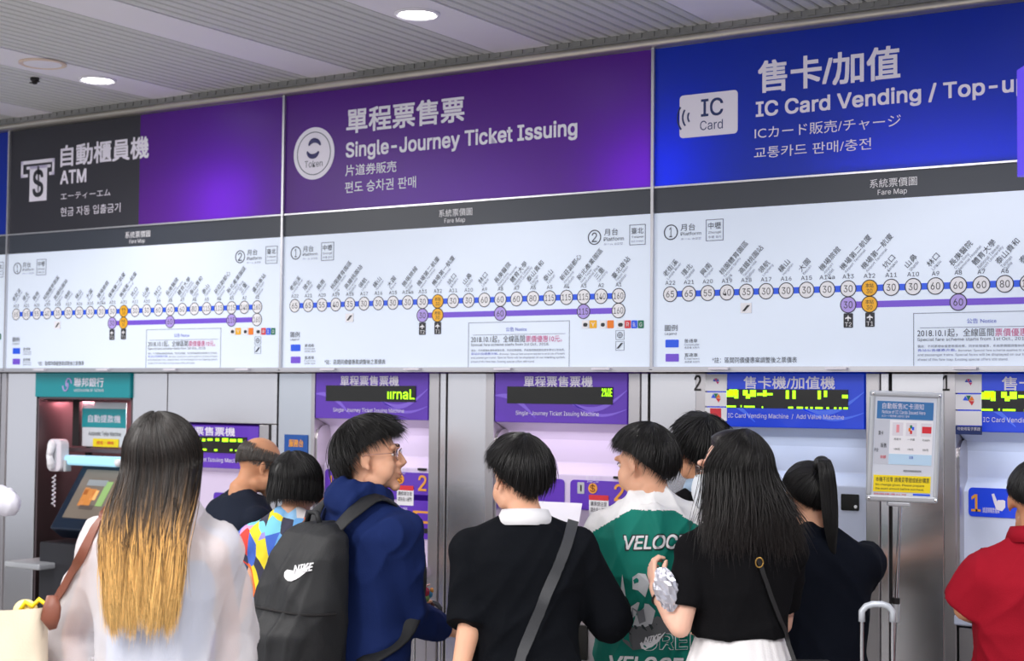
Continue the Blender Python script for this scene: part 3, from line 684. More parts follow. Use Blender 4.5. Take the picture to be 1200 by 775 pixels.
M.build('led_characters', M_led, t)['kind'] = 'stuff'
bay_shell(t, fx0, fx1, mat('machine_lavender', (222, 208, 236), .35), 1.0, fz0)  # white face with the violet panel light in its colour
MB().box(fx0, fx1, -.004, .3, .02, .96).build('lower_cabinet', M_steel2, t, bevel=.004)
MB().rrect(fx0 + .36, fx1 - .01, 1.12, 1.3, .046, .056, .015).build('payment_panel', M_mpur, t)

# steel around the cash machine
panel(-5.665, -5.432, -.004, .25, 0, 1.868, M_steel)
panel(-6.60, -6.372, -.004, .25, 0, 1.868, M_steel)
panel(-6.64, -6.602, -.012, .25, 0, 1.868, M_steel2, 'steel_jamb')
for i in range(4): panel(-7.0 - i * .7 - .0, -6.66 - i * .7, -.004, .25, 0, 1.868, M_steel); panel(-7.35 - i * .7, -7.01 - i * .7, -.004, .25, 0, 1.868, M_steel2)
# cash machine
AX0, AX1 = -6.365, -5.672
t = thing('cash_machine', 'teal-headed cash machine in a dark recess with a tilted screen', 'cash machine', ((AX0 + AX1) / 2, 0, 0))
MB().box(AX0, AX1, -.02, .25, 1.745, 1.868).build('header', M_teal, t, bevel=.003, label='teal header')
def A(px, py, Y): p = onY(px, py, Y); return p.x, p.z
a, b = W(87, 460, -.02), W(122, 443, -.02)
text('聯邦銀行', a[0] , b[0], a[1] + .028, b[1], -.022, WHL, 'header_lettering', t, bold=.015)
text('UNION BANK OF TAIWAN', a[0], b[0], a[1] + .004, a[1] + .018, -.022, WHL, 'header_lettering', t)
c = W(79, 451, -.02); M = MB()
for s_ in (-1, 1):
    M.tube([(c[0] + s_ * .012 + .02 * math.cos(q), -.0225, c[1] + .006 * s_ + .026 * math.sin(q)) for q in [i * PI / 5 + (0 if s_ > 0 else PI) for i in range(7)]], .004, 6, up=(0, 1, 0))
M.build('header_emblem', mat('emblem_violet', (190, 170, 230), .5), t)
rec = mat('recess_metal', (120, 105, 108), .3, .8)
M = MB(); M.box(AX0, AX0 + .01, .0, .45, .05, 1.745); M.box(AX1 - .01, AX1, .0, .45, .05, 1.745); M.box(AX0, AX1, .44, .46, .05, 1.745); M.box(AX0, AX1, .0, .45, 1.735, 1.745); M.box(AX0, AX1, .0, .45, 0, .05)
# the recess is hollow: cut the wall behind by standing the box in front of it
M.build('recess', rec, t)
pk = area('recess_lamp', (AX0 + .15, .2, 1.72), .2, .1, 3.2, (1, .35, .4))  # pink light added to give the reflection on the left recess wall
pk2 = area('recess_lamp', (AX1 - .25, .22, 1.72), .3, .1, 2.5, (1, .95, .95))
BY = .16
a, b = A(97, 523, BY), A(149, 472, BY)
bd = MB().box(a[0], b[0], BY - .006, BY, a[1], b[1]).build('name_board', mat('board_white', (215, 220, 226), .3, coat=.4), t, bevel=.002)
z1 = A(110, 479, BY)[1]; z2 = A(110, 501, BY)[1]
MB().box(a[0] + .0, b[0], BY - .008, BY - .006, z2, z1).build('teal_band', M_teal, bd)
p, q = A(105, 495, BY), A(143, 487, BY); text('自動提款機', p[0], q[0], p[1], q[1], BY - .0095, WHL, 'board_lettering', t, bold=.012)
p, q = A(105, 510.5, BY), A(143, 506.5, BY); text('Automatic Teller Machine', p[0], q[0], p[1], q[1], BY - .0075, M_ink, 'board_lettering', t)
p, q = A(109, 523.5, BY - .01), A(139, 515, BY - .01); MB().box(p[0], q[0], BY - .012, BY - .008, p[1], q[1]).build('yellow_label', M_ypap, t)
text('提款・轉帳', p[0] + .03, q[0] - .03, p[1] + .012, q[1] - .012, BY - .014, M_red, 'label_lettering', t)
MB().box(a[0] - .06, a[0] - .012, BY - .02, BY + .02, a[1], b[1] + .03).build('board_post', M_dark, t, bevel=.002)
MB().box(a[0] - .1, b[0] + .1, BY - .03, BY + .02, a[1] - .03, a[1] - .008).build('board_shelf', rec, t, bevel=.002)
MB().box(a[0] + .02, a[0] + .05, BY, BY + .02, 1.2, a[1]).build('board_post', M_dark, t)
# tilted monitor housing
SYm = -.02
tl, tr, bl, br = (onY(88, 543, .10), onY(150, 543, .10), onY(66, 622, -.12), onY(136, 622, -.12))
M_bez = mat('bezel_navy', (24, 38, 58), .35)
ax = (tr - tl) * .5; up = (tl - bl); cen = (tl + tr + bl + br) * .25; nrm = ax.cross(up).normalized()
ax = Vector((ax.length, 0, 0)); upv = Vector((0, up.y, up.z)) * .5; nrm = Vector((0, -up.z, up.y)).normalized()
mon = MB().obox(cen + nrm * -.05, ax, upv, nrm * .05).build('screen_housing', M_bez, t, bevel=.008)
MB().obox(cen + nrm * .002 + upv * .05, ax * .72, upv * .72, nrm * .002).build('screen', mat('atm_screen', (120, 110, 100), .15, emis=(100, 95, 90), es=.25), mon)
for (u, v, su, sv, cm) in ((-.25, -.15, .3, .35, (196, 128, 66)), (.05, -.05, .15, .2, (240, 180, 110)), (.52, .02, .17, .5, (140, 175, 110)), (-.1, .45, .5, .12, (140, 145, 150)), (-.45, .1, .12, .14, (200, 140, 90)), (-.05, -.55, .35, .08, (90, 80, 76)), (-.38, -.4, .1, .1, (250, 210, 150))):
    MB().obox(cen + nrm * .0055 + ax * .72 * u + upv * (.05 + .72 * v), ax * .72 * su, upv * .72 * sv, nrm * .0008).build('screen_image', mat('screen_c%d' % cm[0] + str(cm[2]), cm, .3, emis=cm, es=.25), mon)
c = tl.lerp(tr, .5) + Vector((0, -.03, .01))
MB().box(c.x - .2, c.x + .2, c.y - .06, c.y + .02, c.z - .022, c.z + .028).build('light_bar', mat('light_bar_cyan', (160, 215, 240), .3, emis=(170, 225, 250), es=.4), t, bevel=.012, label='glowing cyan light bar')
for s_ in (-1, 1): MB().ell((c.x + s_ * .205, c.y - .045, c.z), (.02, .02, .02)).build('bar_lamp', M_whiteb, t, smooth=True)
MB().box(AX0 + .2, AX1 - .012, -.14, .3, .35, 1.02).build('lower_cabinet', mat('atm_lower', (44, 44, 50), .4), t, bevel=.01)
a, b = A(44, 668, -.22), A(70, 652, -.22)
MB().box(AX0 + .06, AX0 + .32, -.24, -.02, a[1], a[1] + .03).build('writing_shelf', M_grey, t, bevel=.008, label='light grey shelf')
MB().tube([(AX0 + .24, -.12, a[1]), (AX0 + .2, -.06, a[1] - .25), (AX0 + .24, -.0, a[1] - .3)], .012, 8).build('shelf_arm', M_grey, t)
# wall phone in the recess
a, b = A(61, 552, .02), A(81, 515, .02)
ph = thing('wall_phone', 'white wall phone with curled cord at the cash machine', 'telephone', ((a[0] + b[0]) / 2, .02, a[1]))
MB().rrect(a[0], b[0] - .02, a[1], b[1], -.015, .04, .03).build('phone_body', M_white, ph, bevel=.006)
xm = (a[0] + b[0]) / 2 - .01
MB().limb([(xm, -.03, a[1] + .03), (xm, -.045, (a[1] + b[1]) / 2), (xm, -.03, b[1] - .03)], [.022, .015, .022], 10).build('handset', M_whiteb, ph, smooth=True)
MB().box(xm - .02, xm + .02, -.02, -.012, a[1] + .04, a[1] + .12).build('keypad', M_grey, ph)
MB().box(b[0] - .02, b[0], -.0, .04, a[1] + .0, a[1] + .06).build('phone_cradle', M_grey, ph, bevel=.005)
pts = [(xm + .008 * math.sin(i * 1.3), -.01 + .008 * math.cos(i * 1.3), a[1] - .02 - i * .0045) for i in range(36)]
MB().tube(pts, .004, 6).build('cord', M_white, ph)

# ------------------------------------------------------------------ poster stand in front of the pillar
def frm(px, py, D): return onD(px, py, D)
DP = 5.1
tl, tr, bl, br = frm(1020, 458.5, DP), frm(1103, 460, DP), frm(1014, 586, DP), frm(1098, 591, DP)
st = thing('poster_stand', 'silver poster stand with an IC card notice on a thin pole', 'stand', (onD(1050, 700, DP).x, onD(1050, 700, DP).y, 0))
cen = (tl + tr + bl + br) * .25; ax = ((tr - tl) + (br - bl)) * .25; up = ((tl - bl) + (tr - br)) * .25
nn = ax.cross(up).normalized() * -1
if nn.dot(CAM - cen) < 0: nn = -nn
def FP(u, v, d=0): return cen + ax * u + up * v + nn * d
def fbox(u0, u1, v0, v1, d0, d1, nm, m, par, **k): return MB().obox(FP((u0 + u1) / 2, (v0 + v1) / 2, (d0 + d1) / 2), ax * (u1 - u0) / 2, up * (v1 - v0) / 2, nn * (d1 - d0) / 2).build(nm, m, par, **k)
fbox(-.98, .98, -.98, .98, -.008, .006, 'backing_plate', M_grey, st)
for u0, u1, v0, v1 in ((-1, 1, .9, 1), (-1, 1, -1, -.88), (-1, -.86, -.9, .92), (.86, 1, -.9, .92)): fbox(u0, u1, v0, v1, -.01, .014, 'frame_profile', M_grey, st, bevel=.006)
for u in (-.93, .93):
    for v in (-.94, .95): c = FP(u, v, .014); MB().ell(c, (.005, .005, .005), nu=8, nv=6).build('frame_screw', M_pole, st)
sh = fbox(-.86, .86, -.88, .9, .006, .008, 'notice_sheet', mat('sheet_pale', (216, 222, 234), .25, coat=.5), st)
def fb(u0, u1, v0, v1, m, nm='print_block', d=.009): return fbox(u0, u1, v0, v1, .008, d, nm, m, sh)
def ftext(s, u0, u1, v0, v1, m, bold=0, part='notice_lettering'):
    FT.append((s, u0, u1, v0, v1, m, bold, part))
FT = []
fb(-.80, .78, .50, .82, mat('notice_blue', (60, 120, 180), .4)); ftext('自動販售IC卡須知', -.66, .5, .68, .79, WHL, .012); ftext('Notice of IC Cards Issued Here', -.66, .55, .595, .66, WHL); ftext('ICカード販売機 교통카드 발매', -.66, .1, .53, .575, WHL)
fb(-.42, .78, -.32, .48, M_whiteb); fb(-.42, .78, -.32, -.13, mat('notice_sky', (190, 220, 245), .5), d=.0094)
fb(-.84, -.44, -.32, .48, mat('notice_lilacgrey', (200, 204, 216), .5))
for u in (-.2, .18, .6):
    fb(u - .15, u + .15, .2, .44, M_white, d=.0092)
fb(.48, .74, .26, .38, M_red, d=.0098)
for i, cm in enumerate((M_lblue, M_grn, M_org, M_red)):
    a_ = i * 1.4 + .4; fb(.18 + .05 * math.cos(a_) - .03, .18 + .05 * math.cos(a_) + .03, .32 + .05 * math.sin(a_) - .03, .32 + .05 * math.sin(a_) + .03, cm, d=.0098)
fb(-.24, -.16, .26, .4, mat('pinkish', (235, 150, 160), .5), d=.0098)
for u, s_ in ((-.2, '悠遊卡'), (.18, '一卡通'), (.6, 'icash')): ftext(s_, u - .1, u + .1, .12, .16, M_ink)
for u in (-.2, .18, .6): ftext('100元', u - .08, u + .08, -.06, -.02, M_ink)
ftext('票卡', -.74, -.6, .2, .28, M_ink); ftext('販售', -.66, -.5, -.02, .06, M_ink); ftext('押金', -.84, -.72, -.1, -.03, M_inkg); ftext('餘額', -.66, -.5, -.22, -.16, M_red)
ftext('注意', .14, .26, -.21, -.16, M_inkb)
ftext('詳細資訊請參閱桃園捷運官網', 0, .5, -.45, -.41, M_ink)
fb(-.82, .78, -.82, -.52, M_ypap, 'yellow_label', .0096)
ftext('本機不找零 請備妥零錢或紙鈔購票', -.76, .74, -.64, -.55, M_ink, .01); ftext('No change given. Please prepare', -.76, .6, -.72, -.67, M_ink); ftext('the exact amount before purchase.', -.76, .6, -.79, -.74, M_ink)
ftext('桃園捷運公司', -.8, .1, -.875, -.845, M_red); fb(.3, .78, -.87, -.84, M_lblue, d=.0092)
fbox(-.4, .25, -1.08, -1.0, -.006, .01, 'clamp', M_grey, st, bevel=.004)
q0 = FP(-.02, -1.05); q1 = onD(1047, 775, DP); dn = (q1 - q0).normalized(); foot = q0 + dn * ((q0.z - .03) / -dn.z)
foot = Vector((foot.x, foot.y, .02)); st_l = (q0 - foot)
MB().tube([q0, foot], .0065, 12).build('pole', M_pole, st, smooth='angle')
kx = q0 + dn * ((708 - 592) / (775 - 592) * (q1 - q0).length)
MB().tube([kx + dn * -.02, kx + dn * .0], .013, 12).build('collar', M_dark, st); MB().tube([kx, kx + dn * .06], .014, 12).build('height_clamp', M_grey, st, smooth='angle')
MB().lathe((foot.x, foot.y, 0), [(.15, 0), (.15, .012), (.03, .022), (.02, .05)], 32).build('base_plate', M_grey, st, smooth='angle')
res = text_mesh_many([dict(s=f[0], bold=0, shear=0) for f in FT]); by = {}
for f, (co, fs) in zip(FT, res):
    s_, u0, u1, v0, v1, m, bd_, part = f
    if not len(co): continue
    mn, mx = co.min(0), co.max(0); g = by.setdefault(m.name, [m, [], []]); b0 = len(g[1])
    for c in co:
        g[1].append(tuple(FP(u0 + (c[0] - mn[0]) / (mx[0] - mn[0]) * (u1 - u0), v0 + (c[1] - mn[1]) / (mx[1] - mn[1]) * (v1 - v0), .0106)))
    g[2] += [tuple(i + b0 for i in q) for q in fs]
for m, vs, fs in by.values():
    me = bpy.data.meshes.new('notice_lettering'); me.from_pydata(vs, [], fs); me.materials.append(m); addmesh('notice_lettering', me, sh)['kind'] = 'stuff'

# ------------------------------------------------------------------ suitcases
def suitcase(label, pl, pr, D, ztop_px, rgb, bodyrgb, h=.62):
    """pl, pr: pixels of the two ends of the pulled-out handle"""
    a, b = onD(pl[0], pl[1], D), onD(pr[0], pr[1], D); mid = (a + b) / 2; zt = mid.z
    dirx = Vector((b.x - a.x, b.y - a.y, 0)); half = dirx.length / 2; dirx.normalize(); diry = Vector((-dirx.y, dirx.x, 0))
    t = thing('suitcase', label, 'suitcase', (mid.x, mid.y, 0)); hm = mat('handle_%d' % rgb[0], rgb, .35, .2); bm_ = mat('case_%d' % bodyrgb[0], bodyrgb, .4)
    o = Vector((mid.x, mid.y, 0)); P = lambda u, v, z: o + dirx * u + diry * v + Vector((0, 0, z))
    M = MB(); pts = [P(-half, 0, zt - .05), P(-half, 0, zt - .02), P(-half + .012, 0, zt - .006), P(-half + .03, 0, zt), P(half - .03, 0, zt), P(half - .012, 0, zt - .006), P(half, 0, zt - .02), P(half, 0, zt - .05)]
    M.tube(pts, .0095, 10, up=tuple(diry)); M.build('pull_handle', hm, t, smooth=True)
    for s_ in (-1, 1): MB().tube([P(s_ * half, 0, zt - .04), P(s_ * half, 0, h - .02)], .0055, 10).build('handle_rod', M_pole, t, smooth='angle')
    M = MB(); M.obox(P(0, -.02, .06 + (h - .06) / 2), dirx * .18, diry * .11, (0, 0, (h - .06) / 2)); sh_ = M.build('shell', bm_, t, bevel=.03)
    for k in range(-3, 4): MB().obox(P(k * .045, -.132, h / 2 + .03), dirx * .006, diry * .004, (0, 0, h / 2 - .09)).build('rib', bm_, sh_)
    for k in range(-3, 4): MB().obox(P(k * .045, .092, h / 2 + .03), dirx * .006, diry * .004, (0, 0, h / 2 - .09)).build('rib', bm_, sh_)
    MB().tube([P(-.07, -.02, h), P(-.06, -.02, h + .02), P(.06, -.02, h + .02), P(.07, -.02, h)], .009, 8).build('carry_handle', M_dark, t, smooth=True)
    for u in (-.17, .17):
        for v in (-.1, .06):
            MB().tube([P(u - .012, v, .03), P(u + .012, v, .03)], .03, 14).build('wheel', M_dark, t, smooth='angle')
            MB().obox(P(u, v, .055), dirx * .02, diry * .02, (0, 0, .02)).build('wheel_fork', M_dark, t)
    return t
suitcase('grey suitcase with silver pull handle beside the ponytail woman', (1010, 706), (1046, 711), 4.4, 0, (190, 196, 205), (92, 96, 104))
suitcase('dark suitcase with black pull handle in front of the boy', (486, 706), (516, 707), 5.75, 0, (46, 48, 56), (40, 44, 60))

#PART3A
# ------------------------------------------------------------------ people
def skin(name, rgb):
    m = mat(name, rgb, .5, var=.05, vs=9, spec=.35); b = m.node_tree.nodes['Principled BSDF']
    b.inputs['Subsurface Weight'].default_value = .12; b.inputs['Subsurface Radius'].default_value = (1, .4, .25); b.inputs['Subsurface Scale'].default_value = .02
    return m
SK = skin('skin_warm', (226, 172, 142)); SK2 = skin('skin_tan', (206, 148, 112)); SKF = skin('skin_fair', (234, 186, 164))
M_lips = mat('lips', (186, 104, 96), .45)
def cloth(name, rgb, rough=.85, b=.25, bs=260, var=.08): return mat(name, rgb, rough, bump=b, bs=bs, var=var, vs=14, spec=.12)
def hair_mat(name, stops, rough=.42, streak=.35, jit=0):
    if name in MATS: return MATS[name]
    m = bpy.data.materials.new(name); m.use_nodes = True; MATS[name] = m; nt = m.node_tree; b = nt.nodes['Principled BSDF']
    at = nt.nodes.new('ShaderNodeAttribute'); at.attribute_name = 'along'; r = nt.nodes.new('ShaderNodeValToRGB')
    at2 = nt.nodes.new('ShaderNodeAttribute'); at2.attribute_name = 'tone'
    el = r.color_ramp.elements
    while len(el) < len(stops): el.new(.5)
    for e, (p, c) in zip(el, stops): e.position = p; e.color = lin(c)
    mr = nt.nodes.new('ShaderNodeMapRange'); mr.inputs[3].default_value = 1 - streak; mr.inputs[4].default_value = 1 + streak
    mx = nt.nodes.new('ShaderNodeMix'); mx.data_type = 'RGBA'; mx.blend_type = 'MULTIPLY'; mx.inputs[0].default_value = 1
    ad = nt.nodes.new('ShaderNodeMath'); ad.operation = 'MULTIPLY_ADD'; ad.inputs[1].default_value = jit; nt.links.new(at2.outputs['Fac'], ad.inputs[0]); sb_ = nt.nodes.new('ShaderNodeMath'); sb_.inputs[1].default_value = -jit / 2; nt.links.new(at.outputs['Fac'], sb_.inputs[0]); nt.links.new(sb_.outputs[0], ad.inputs[2])
    nt.links.new(ad.outputs[0], r.inputs[0]); nt.links.new(at2.outputs['Fac'], mr.inputs[0]); nt.links.new(r.outputs[0], mx.inputs[6]); nt.links.new(mr.outputs[0], mx.inputs[7])
    nt.links.new(mx.outputs[2], b.inputs['Base Color']); b.inputs['Roughness'].default_value = rough; b.inputs['Specular IOR Level'].default_value = .5
    return m
H_black = hair_mat('hair_black', [(0, (12, 11, 13)), (1, (17, 15, 16))])
H_dark = hair_mat('hair_dark_brown', [(0, (14, 12, 13)), (.6, (20, 16, 16)), (1, (30, 23, 22))])
H_grey = hair_mat('hair_greying', [(0, (84, 78, 74)), (1, (60, 54, 50))])
H_omb = hair_mat('hair_ombre', [(0, (20, 16, 15)), (.34, (36, 28, 24)), (.48, (62, 48, 36)), (.62, (122, 92, 58)), (.74, (206, 158, 92)), (1, (224, 184, 116))], streak=.5, jit=.22)

def volume(M, voxel, name, mats, parent, sm=4, fold=0, fseed=0, assign=None, folds=None, smooth_f=.6, label=None):
    me = M.mesh('v'); o = bpy.data.objects.new('v', me); COL.objects.link(o)
    r = o.modifiers.new('r', 'REMESH'); r.mode = 'VOXEL'; r.voxel_size = voxel
    if sm: s = o.modifiers.new('s', 'SMOOTH'); s.factor = smooth_f; s.iterations = sm
    dg = bpy.context.evaluated_depsgraph_get(); dg.update()
    out = bpy.data.meshes.new_from_object(o.evaluated_get(dg)); bpy.data.objects.remove(o); bpy.data.meshes.remove(me)
    n = len(out.vertices)
    if fold:
        co = np.empty(n * 3); out.vertices.foreach_get('co', co); co = co.reshape(-1, 3); no = np.empty(n * 3); out.vertices.foreach_get('normal', no); no = no.reshape(-1, 3)
        g = np.random.default_rng(fseed + 11); d = np.zeros(n)
        for i in range(6):
            k = g.normal(size=3); k /= np.linalg.norm(k); k[2] *= .5; f = g.uniform(10, 34); ph = g.uniform(0, 6.28)
            wv = np.sin(co @ k * f + ph + 1.6 * np.sin(co @ g.normal(size=3) * 6 + ph)); mk = .5 + .5 * np.sin(co @ g.normal(size=3) * 9 + ph * 3); d += (1 - np.abs(wv)) ** 2.2 * mk * g.uniform(.5, 1)
        d = (d / 3 - .2) * fold * 2.2
        if folds is not None: d = d * folds(co)
        co += no * d[:, None]; out.vertices.foreach_set('co', co.reshape(-1))
    out.materials.clear()
    for m in (mats if isinstance(mats, (list, tuple)) else [mats]): out.materials.append(m)
    out.polygons.foreach_set('use_smooth', [True] * len(out.polygons))
    if assign:
        c = np.empty(len(out.polygons) * 3); out.polygons.foreach_get('center', c); out.polygons.foreach_set('material_index', assign(c.reshape(-1, 3)).astype(int))
    out.name = name; out.update()
    return addmesh(name, out, parent, False, label)

def strands_mesh(paths, rad, name, m, parent, tones=None, label=None):
    """paths: (n, k, 3) array; thin tapered three-sided strands"""
    n, k, _ = paths.shape
    t = np.gradient(paths, axis=1); t /= np.linalg.norm(t, axis=2, keepdims=True) + 1e-9
    ref = np.array([.31, .53, .79]); a = np.cross(t, ref); a /= np.linalg.norm(a, axis=2, keepdims=True) + 1e-9; b = np.cross(t, a)
    r = rad * np.minimum(1, np.linspace(1.0, 0, k) * 3 + .15)[None, :, None] * rng.uniform(.7, 1.3, (n, 1, 1))
    V = np.stack([paths + r * (a * math.cos(q) + b * math.sin(q)) for q in (0, 2.09, 4.19)], 2).reshape(-1, 3)
    idx = np.arange(n * k * 3).reshape(n, k, 3); F = []
    for q in range(3):
        p = (q + 1) % 3; F.append(np.stack([idx[:, :-1, q], idx[:, :-1, p], idx[:, 1:, p], idx[:, 1:, q]], -1).reshape(-1, 4))
    F = np.concatenate(F); me = bpy.data.meshes.new(name)
    me.vertices.add(len(V)); me.vertices.foreach_set('co', V.astype(np.float32).reshape(-1)); me.loops.add(len(F) * 4); me.loops.foreach_set('vertex_index', F.astype(np.int32).reshape(-1))
    me.polygons.add(len(F)); me.polygons.foreach_set('loop_start', np.arange(len(F), dtype=np.int32) * 4); me.polygons.foreach_set('use_smooth', [True] * len(F)); me.update()
    al = me.attributes.new('along', 'FLOAT', 'POINT'); al.data.foreach_set('value', np.repeat(np.tile(np.linspace(0, 1, k), n), 3).astype(np.float32))
    to = me.attributes.new('tone', 'FLOAT', 'POINT'); tn = tones if tones is not None else rng.uniform(0, 1, n); to.data.foreach_set('value', np.repeat(tn, k * 3).astype(np.float32))
    me.materials.append(m); o = addmesh(name, me, parent, False, label); o['kind'] = 'stuff'; return o

class Hair:
    """hair paths in head coordinates (face looks to +y); pole = crown"""
    def __init__(s, R=(.083, .103, .103), c=(0, -.008, .018), tilt=.45, part=0): s.R = np.array(R); s.c = np.array(c); s.tilt = tilt
    def path(s, al, p0, pe, k, scale=1.0, fall=0, fallf=None):
        """al azimuth (0 = front, +-pi = back, + = right), from polar p0 to pe, then falling for length fall"""
        n = len(al); total = (pe - p0) * .1 + fall; out = np.zeros((n, k, 3))
        tt = np.linspace(0, 1, k)[None, :]; L = total[:, None] * tt; ph = np.minimum(p0[:, None] + L / .1, pe[:, None]); ex = np.maximum(0, L - (pe - p0)[:, None] * .1)
        x = np.sin(ph) * np.sin(al)[:, None]; y = np.sin(ph) * np.cos(al)[:, None]; z = np.cos(ph)
        ct, st_ = math.cos(s.tilt), math.sin(s.tilt); y2 = y * ct - z * st_; z2 = y * st_ + z * ct
        sc = np.asarray(scale).reshape(-1, 1) if np.ndim(scale) else scale
        out[..., 0] = s.c[0] + s.R[0] * x * sc; out[..., 1] = s.c[1] + s.R[1] * y2 * sc; out[..., 2] = s.c[2] + s.R[2] * z2 * sc - ex
        return out, ex
def polar_limit(al, front, side, back):
    a = np.abs(al); return np.where(a < PI / 2, front + (side - front) * (a / (PI / 2)) ** 1.5, side + (back - side) * ((a - PI / 2) / (PI / 2)))
def to_local(paths, Hm):
    A_ = np.array(Hm.to_3x3()); t = np.array(Hm.translation); return paths @ A_.T + t
def cap_mesh(H, Hm, lim, name, m, parent, scale=.965, fall=None, post=None, p0=0.0):
    na, kp = 48, 20; al = np.linspace(-PI, PI, na, endpoint=False); pe = lim(al); f = np.zeros(na) if fall is None else fall(al)
    P, ex = H.path(al, np.full(na, p0), pe, kp, scale, f)
    P = to_local(P, Hm)
    if post is not None: P = post(P, ex)
    V = P.reshape(-1, 3); F = [(i * kp + j, ((i + 1) % na) * kp + j, ((i + 1) % na) * kp + j + 1, i * kp + j + 1) for i in range(na) for j in range(kp - 1)]
    me = bpy.data.meshes.new(name); me.from_pydata(V.tolist(), [], F)
    al_ = me.attributes.new('along', 'FLOAT', 'POINT'); al_.data.foreach_set('value', np.tile(np.linspace(0, 1, kp), na).astype(np.float32))
    to = me.attributes.new('tone', 'FLOAT', 'POINT'); to.data.foreach_set('value', np.full(na * kp, .25, np.float32))
    me.polygons.foreach_set('use_smooth', [True] * len(me.polygons)); me.materials.append(m); return addmesh(name, me, parent, False)

def head_prims(M, Hm, s, neckbase, fem=False, neck_r=.054):
    R3 = Hm.to_3x3() @ Matrix.Rotation(0, 3, 'Z'); R3n = R3.normalized()
    def e(c, r, rx=0, ry=0, rz=0, nu=18, nv=12):
        rot = R3n @ Matrix.Rotation(rz, 3, 'Z') @ Matrix.Rotation(ry, 3, 'Y') @ Matrix.Rotation(rx, 3, 'X'); M.ell(Hm @ Vector(c), [q * s for q in r], rot, nu, nv)
    e((0, -.012, .022), (.073, .092, .088)); e((0, .028, -.02), (.062, .062, .088)); e((0, .030, -.072), (.047, .052, .034)); e((0, .074, -.098), (.021, .018, .017))
    for q in (-1, 1):
        e((q * .034, .062, -.03), (.026, .024, .028)); e((q * .044, .046, -.048), (.025, .036, .036)); e((q * .046, .02, -.075), (.018, .04, .026))
        e((q * .075, -.004, -.010), (.007, .018, .029), rx=-.15, rz=q * .25); e((q * .076, .004, -.034), (.006, .009, .011)); e((q * .078, -.011, -.002), (.005, .012, .020), rz=q * .4)
        e((q * .03, .078, .026), (.026, .012, .011))
    M.tube([Hm @ Vector(p) for p in ((0, .080, .016), (0, .097, -.006), (0, .105, -.024), (0, .096, -.034))], [.008 * s, .009 * s, .0125 * s, .009 * s], 10)
    for q in (-1, 1): e((q * .011, .093, -.029), (.009, .011, .008))
    e((0, .082, -.052), (.026, .014, .010)); e((0, .086, -.0555), (.021, .012, .0055)); e((0, .084, -.0665), (.018, .012, .0065))
    M.tube([Hm @ Vector((0, -.022, -.02)), Hm @ Vector((0, -.018, -.085)), neckbase + Vector((0, -.012 * s, -.0)), neckbase + Vector((0, -.01, -.07)) * s], [neck_r * s * .98, neck_r * s * .95, neck_r * s * 1.06, neck_r * s * 1.35], 20)
def face_parts(Hm, s, root, brow=True):
    R3 = Hm.to_3x3().normalized()
    for q in (-1, 1):
        c = Hm @ Vector((q * .030, .0765, .003)); o = MB().ell(c, (.0115 * s, .0052 * s, .0060 * s), R3, 14, 10).build('eye', mat('eye_white', (235, 230, 226), .2), root, smooth=True, world=False)
        c = Hm @ Vector((q * .029, .0810, .003)); MB().ell(c, (.0062 * s, .0020 * s, .0058 * s), R3, 12, 8).build('iris', mat('iris_dark', (30, 20, 16), .15), o, smooth=True, world=False)
        M = MB(); M.tube([Hm @ Vector((q * a_, .0825 - abs(a_ - .03) * .35, .0115 + b_)) for a_, b_ in ((.016, -.004), (.024, 0), (.032, .0008), (.044, -.005))], [.0012 * s, .0018 * s, .0018 * s, .001 * s], 6)
        M.build('eyelid', mat('lash_dark', (40, 28, 26), .6), o, smooth=True, world=False)
        M = MB(); M.tube([Hm @ Vector((q * a_, .0905 - (a_ - .012) * .38, .028 + b_)) for a_, b_ in ((.012, -.001), (.024, .003), (.036, .003), (.05, -.003))], [.002 * s, .0035 * s, .003 * s, .001 * s], 6)
        M.build('eyebrow', mat('brow_dark', (34, 28, 28), .7), root, smooth=True, world=False)
    M = MB(); M.tube([Hm @ Vector((x, .098 - abs(x) * .25, -.061 + abs(x) * .08)) for x in (-.022, -.011, 0, .011, .022)], [.0012 * s, .0022 * s, .0025 * s, .0022 * s, .0012 * s], 6)
    M.build('mouth', M_lips, root, smooth=True, world=False)

def hand_prims(M, wr, d, pn, s, curl=.5, thumb=1, spread=.12):
    """wr wrist, d direction of the fingers, pn palm normal, thumb: side (+1/-1 along pn x d)"""
    d = d.normalized(); pn = (pn - d * pn.dot(d)).normalized(); sd = pn.cross(d).normalized() * thumb
    R = Matrix((sd, d, pn)).transposed()
    M.ell(wr + d * .045 * s, (.040 * s, .052 * s, .016 * s), R, 16, 10); M.limb([wr - d * .02 * s, wr + d * .025 * s], [.025 * s, .026 * s], 10)
    for i, (off, L) in enumerate(((.030, .068), (.010, .076), (-.010, .070), (-.029, .056))):
        p = wr + d * (.085 - abs(off - .005) * .2) * s + sd * off * s; dd = (d + sd * off * spread * 12).normalized(); a = curl * .5; P_ = [p]; rr = [.0098 * s]
        for k, f in enumerate((.42, .32, .26)):
            q = dd * math.cos(a) + pn * math.sin(a); P_.append(P_[-1] + q * L * f * s); rr.append((.009 - .0012 * k) * s); a += curl * 1.1
        M.limb([wr + d * .05 * s + sd * off * .8 * s] + P_, [.011 * s] + rr, 8)
    b = wr + d * .02 * s + sd * .026 * s; t1 = (sd * .8 + d * .75 + pn * .25).normalized(); t2 = (sd * .25 + d * 1 + pn * (.3 + curl * .4)).normalized()
    M.limb([b, b + t1 * .038 * s, b + t1 * .038 * s + t2 * .03 * s, b + t1 * .038 * s + t2 * .052 * s], [.014 * s, .012 * s, .0105 * s, .008 * s], 8)

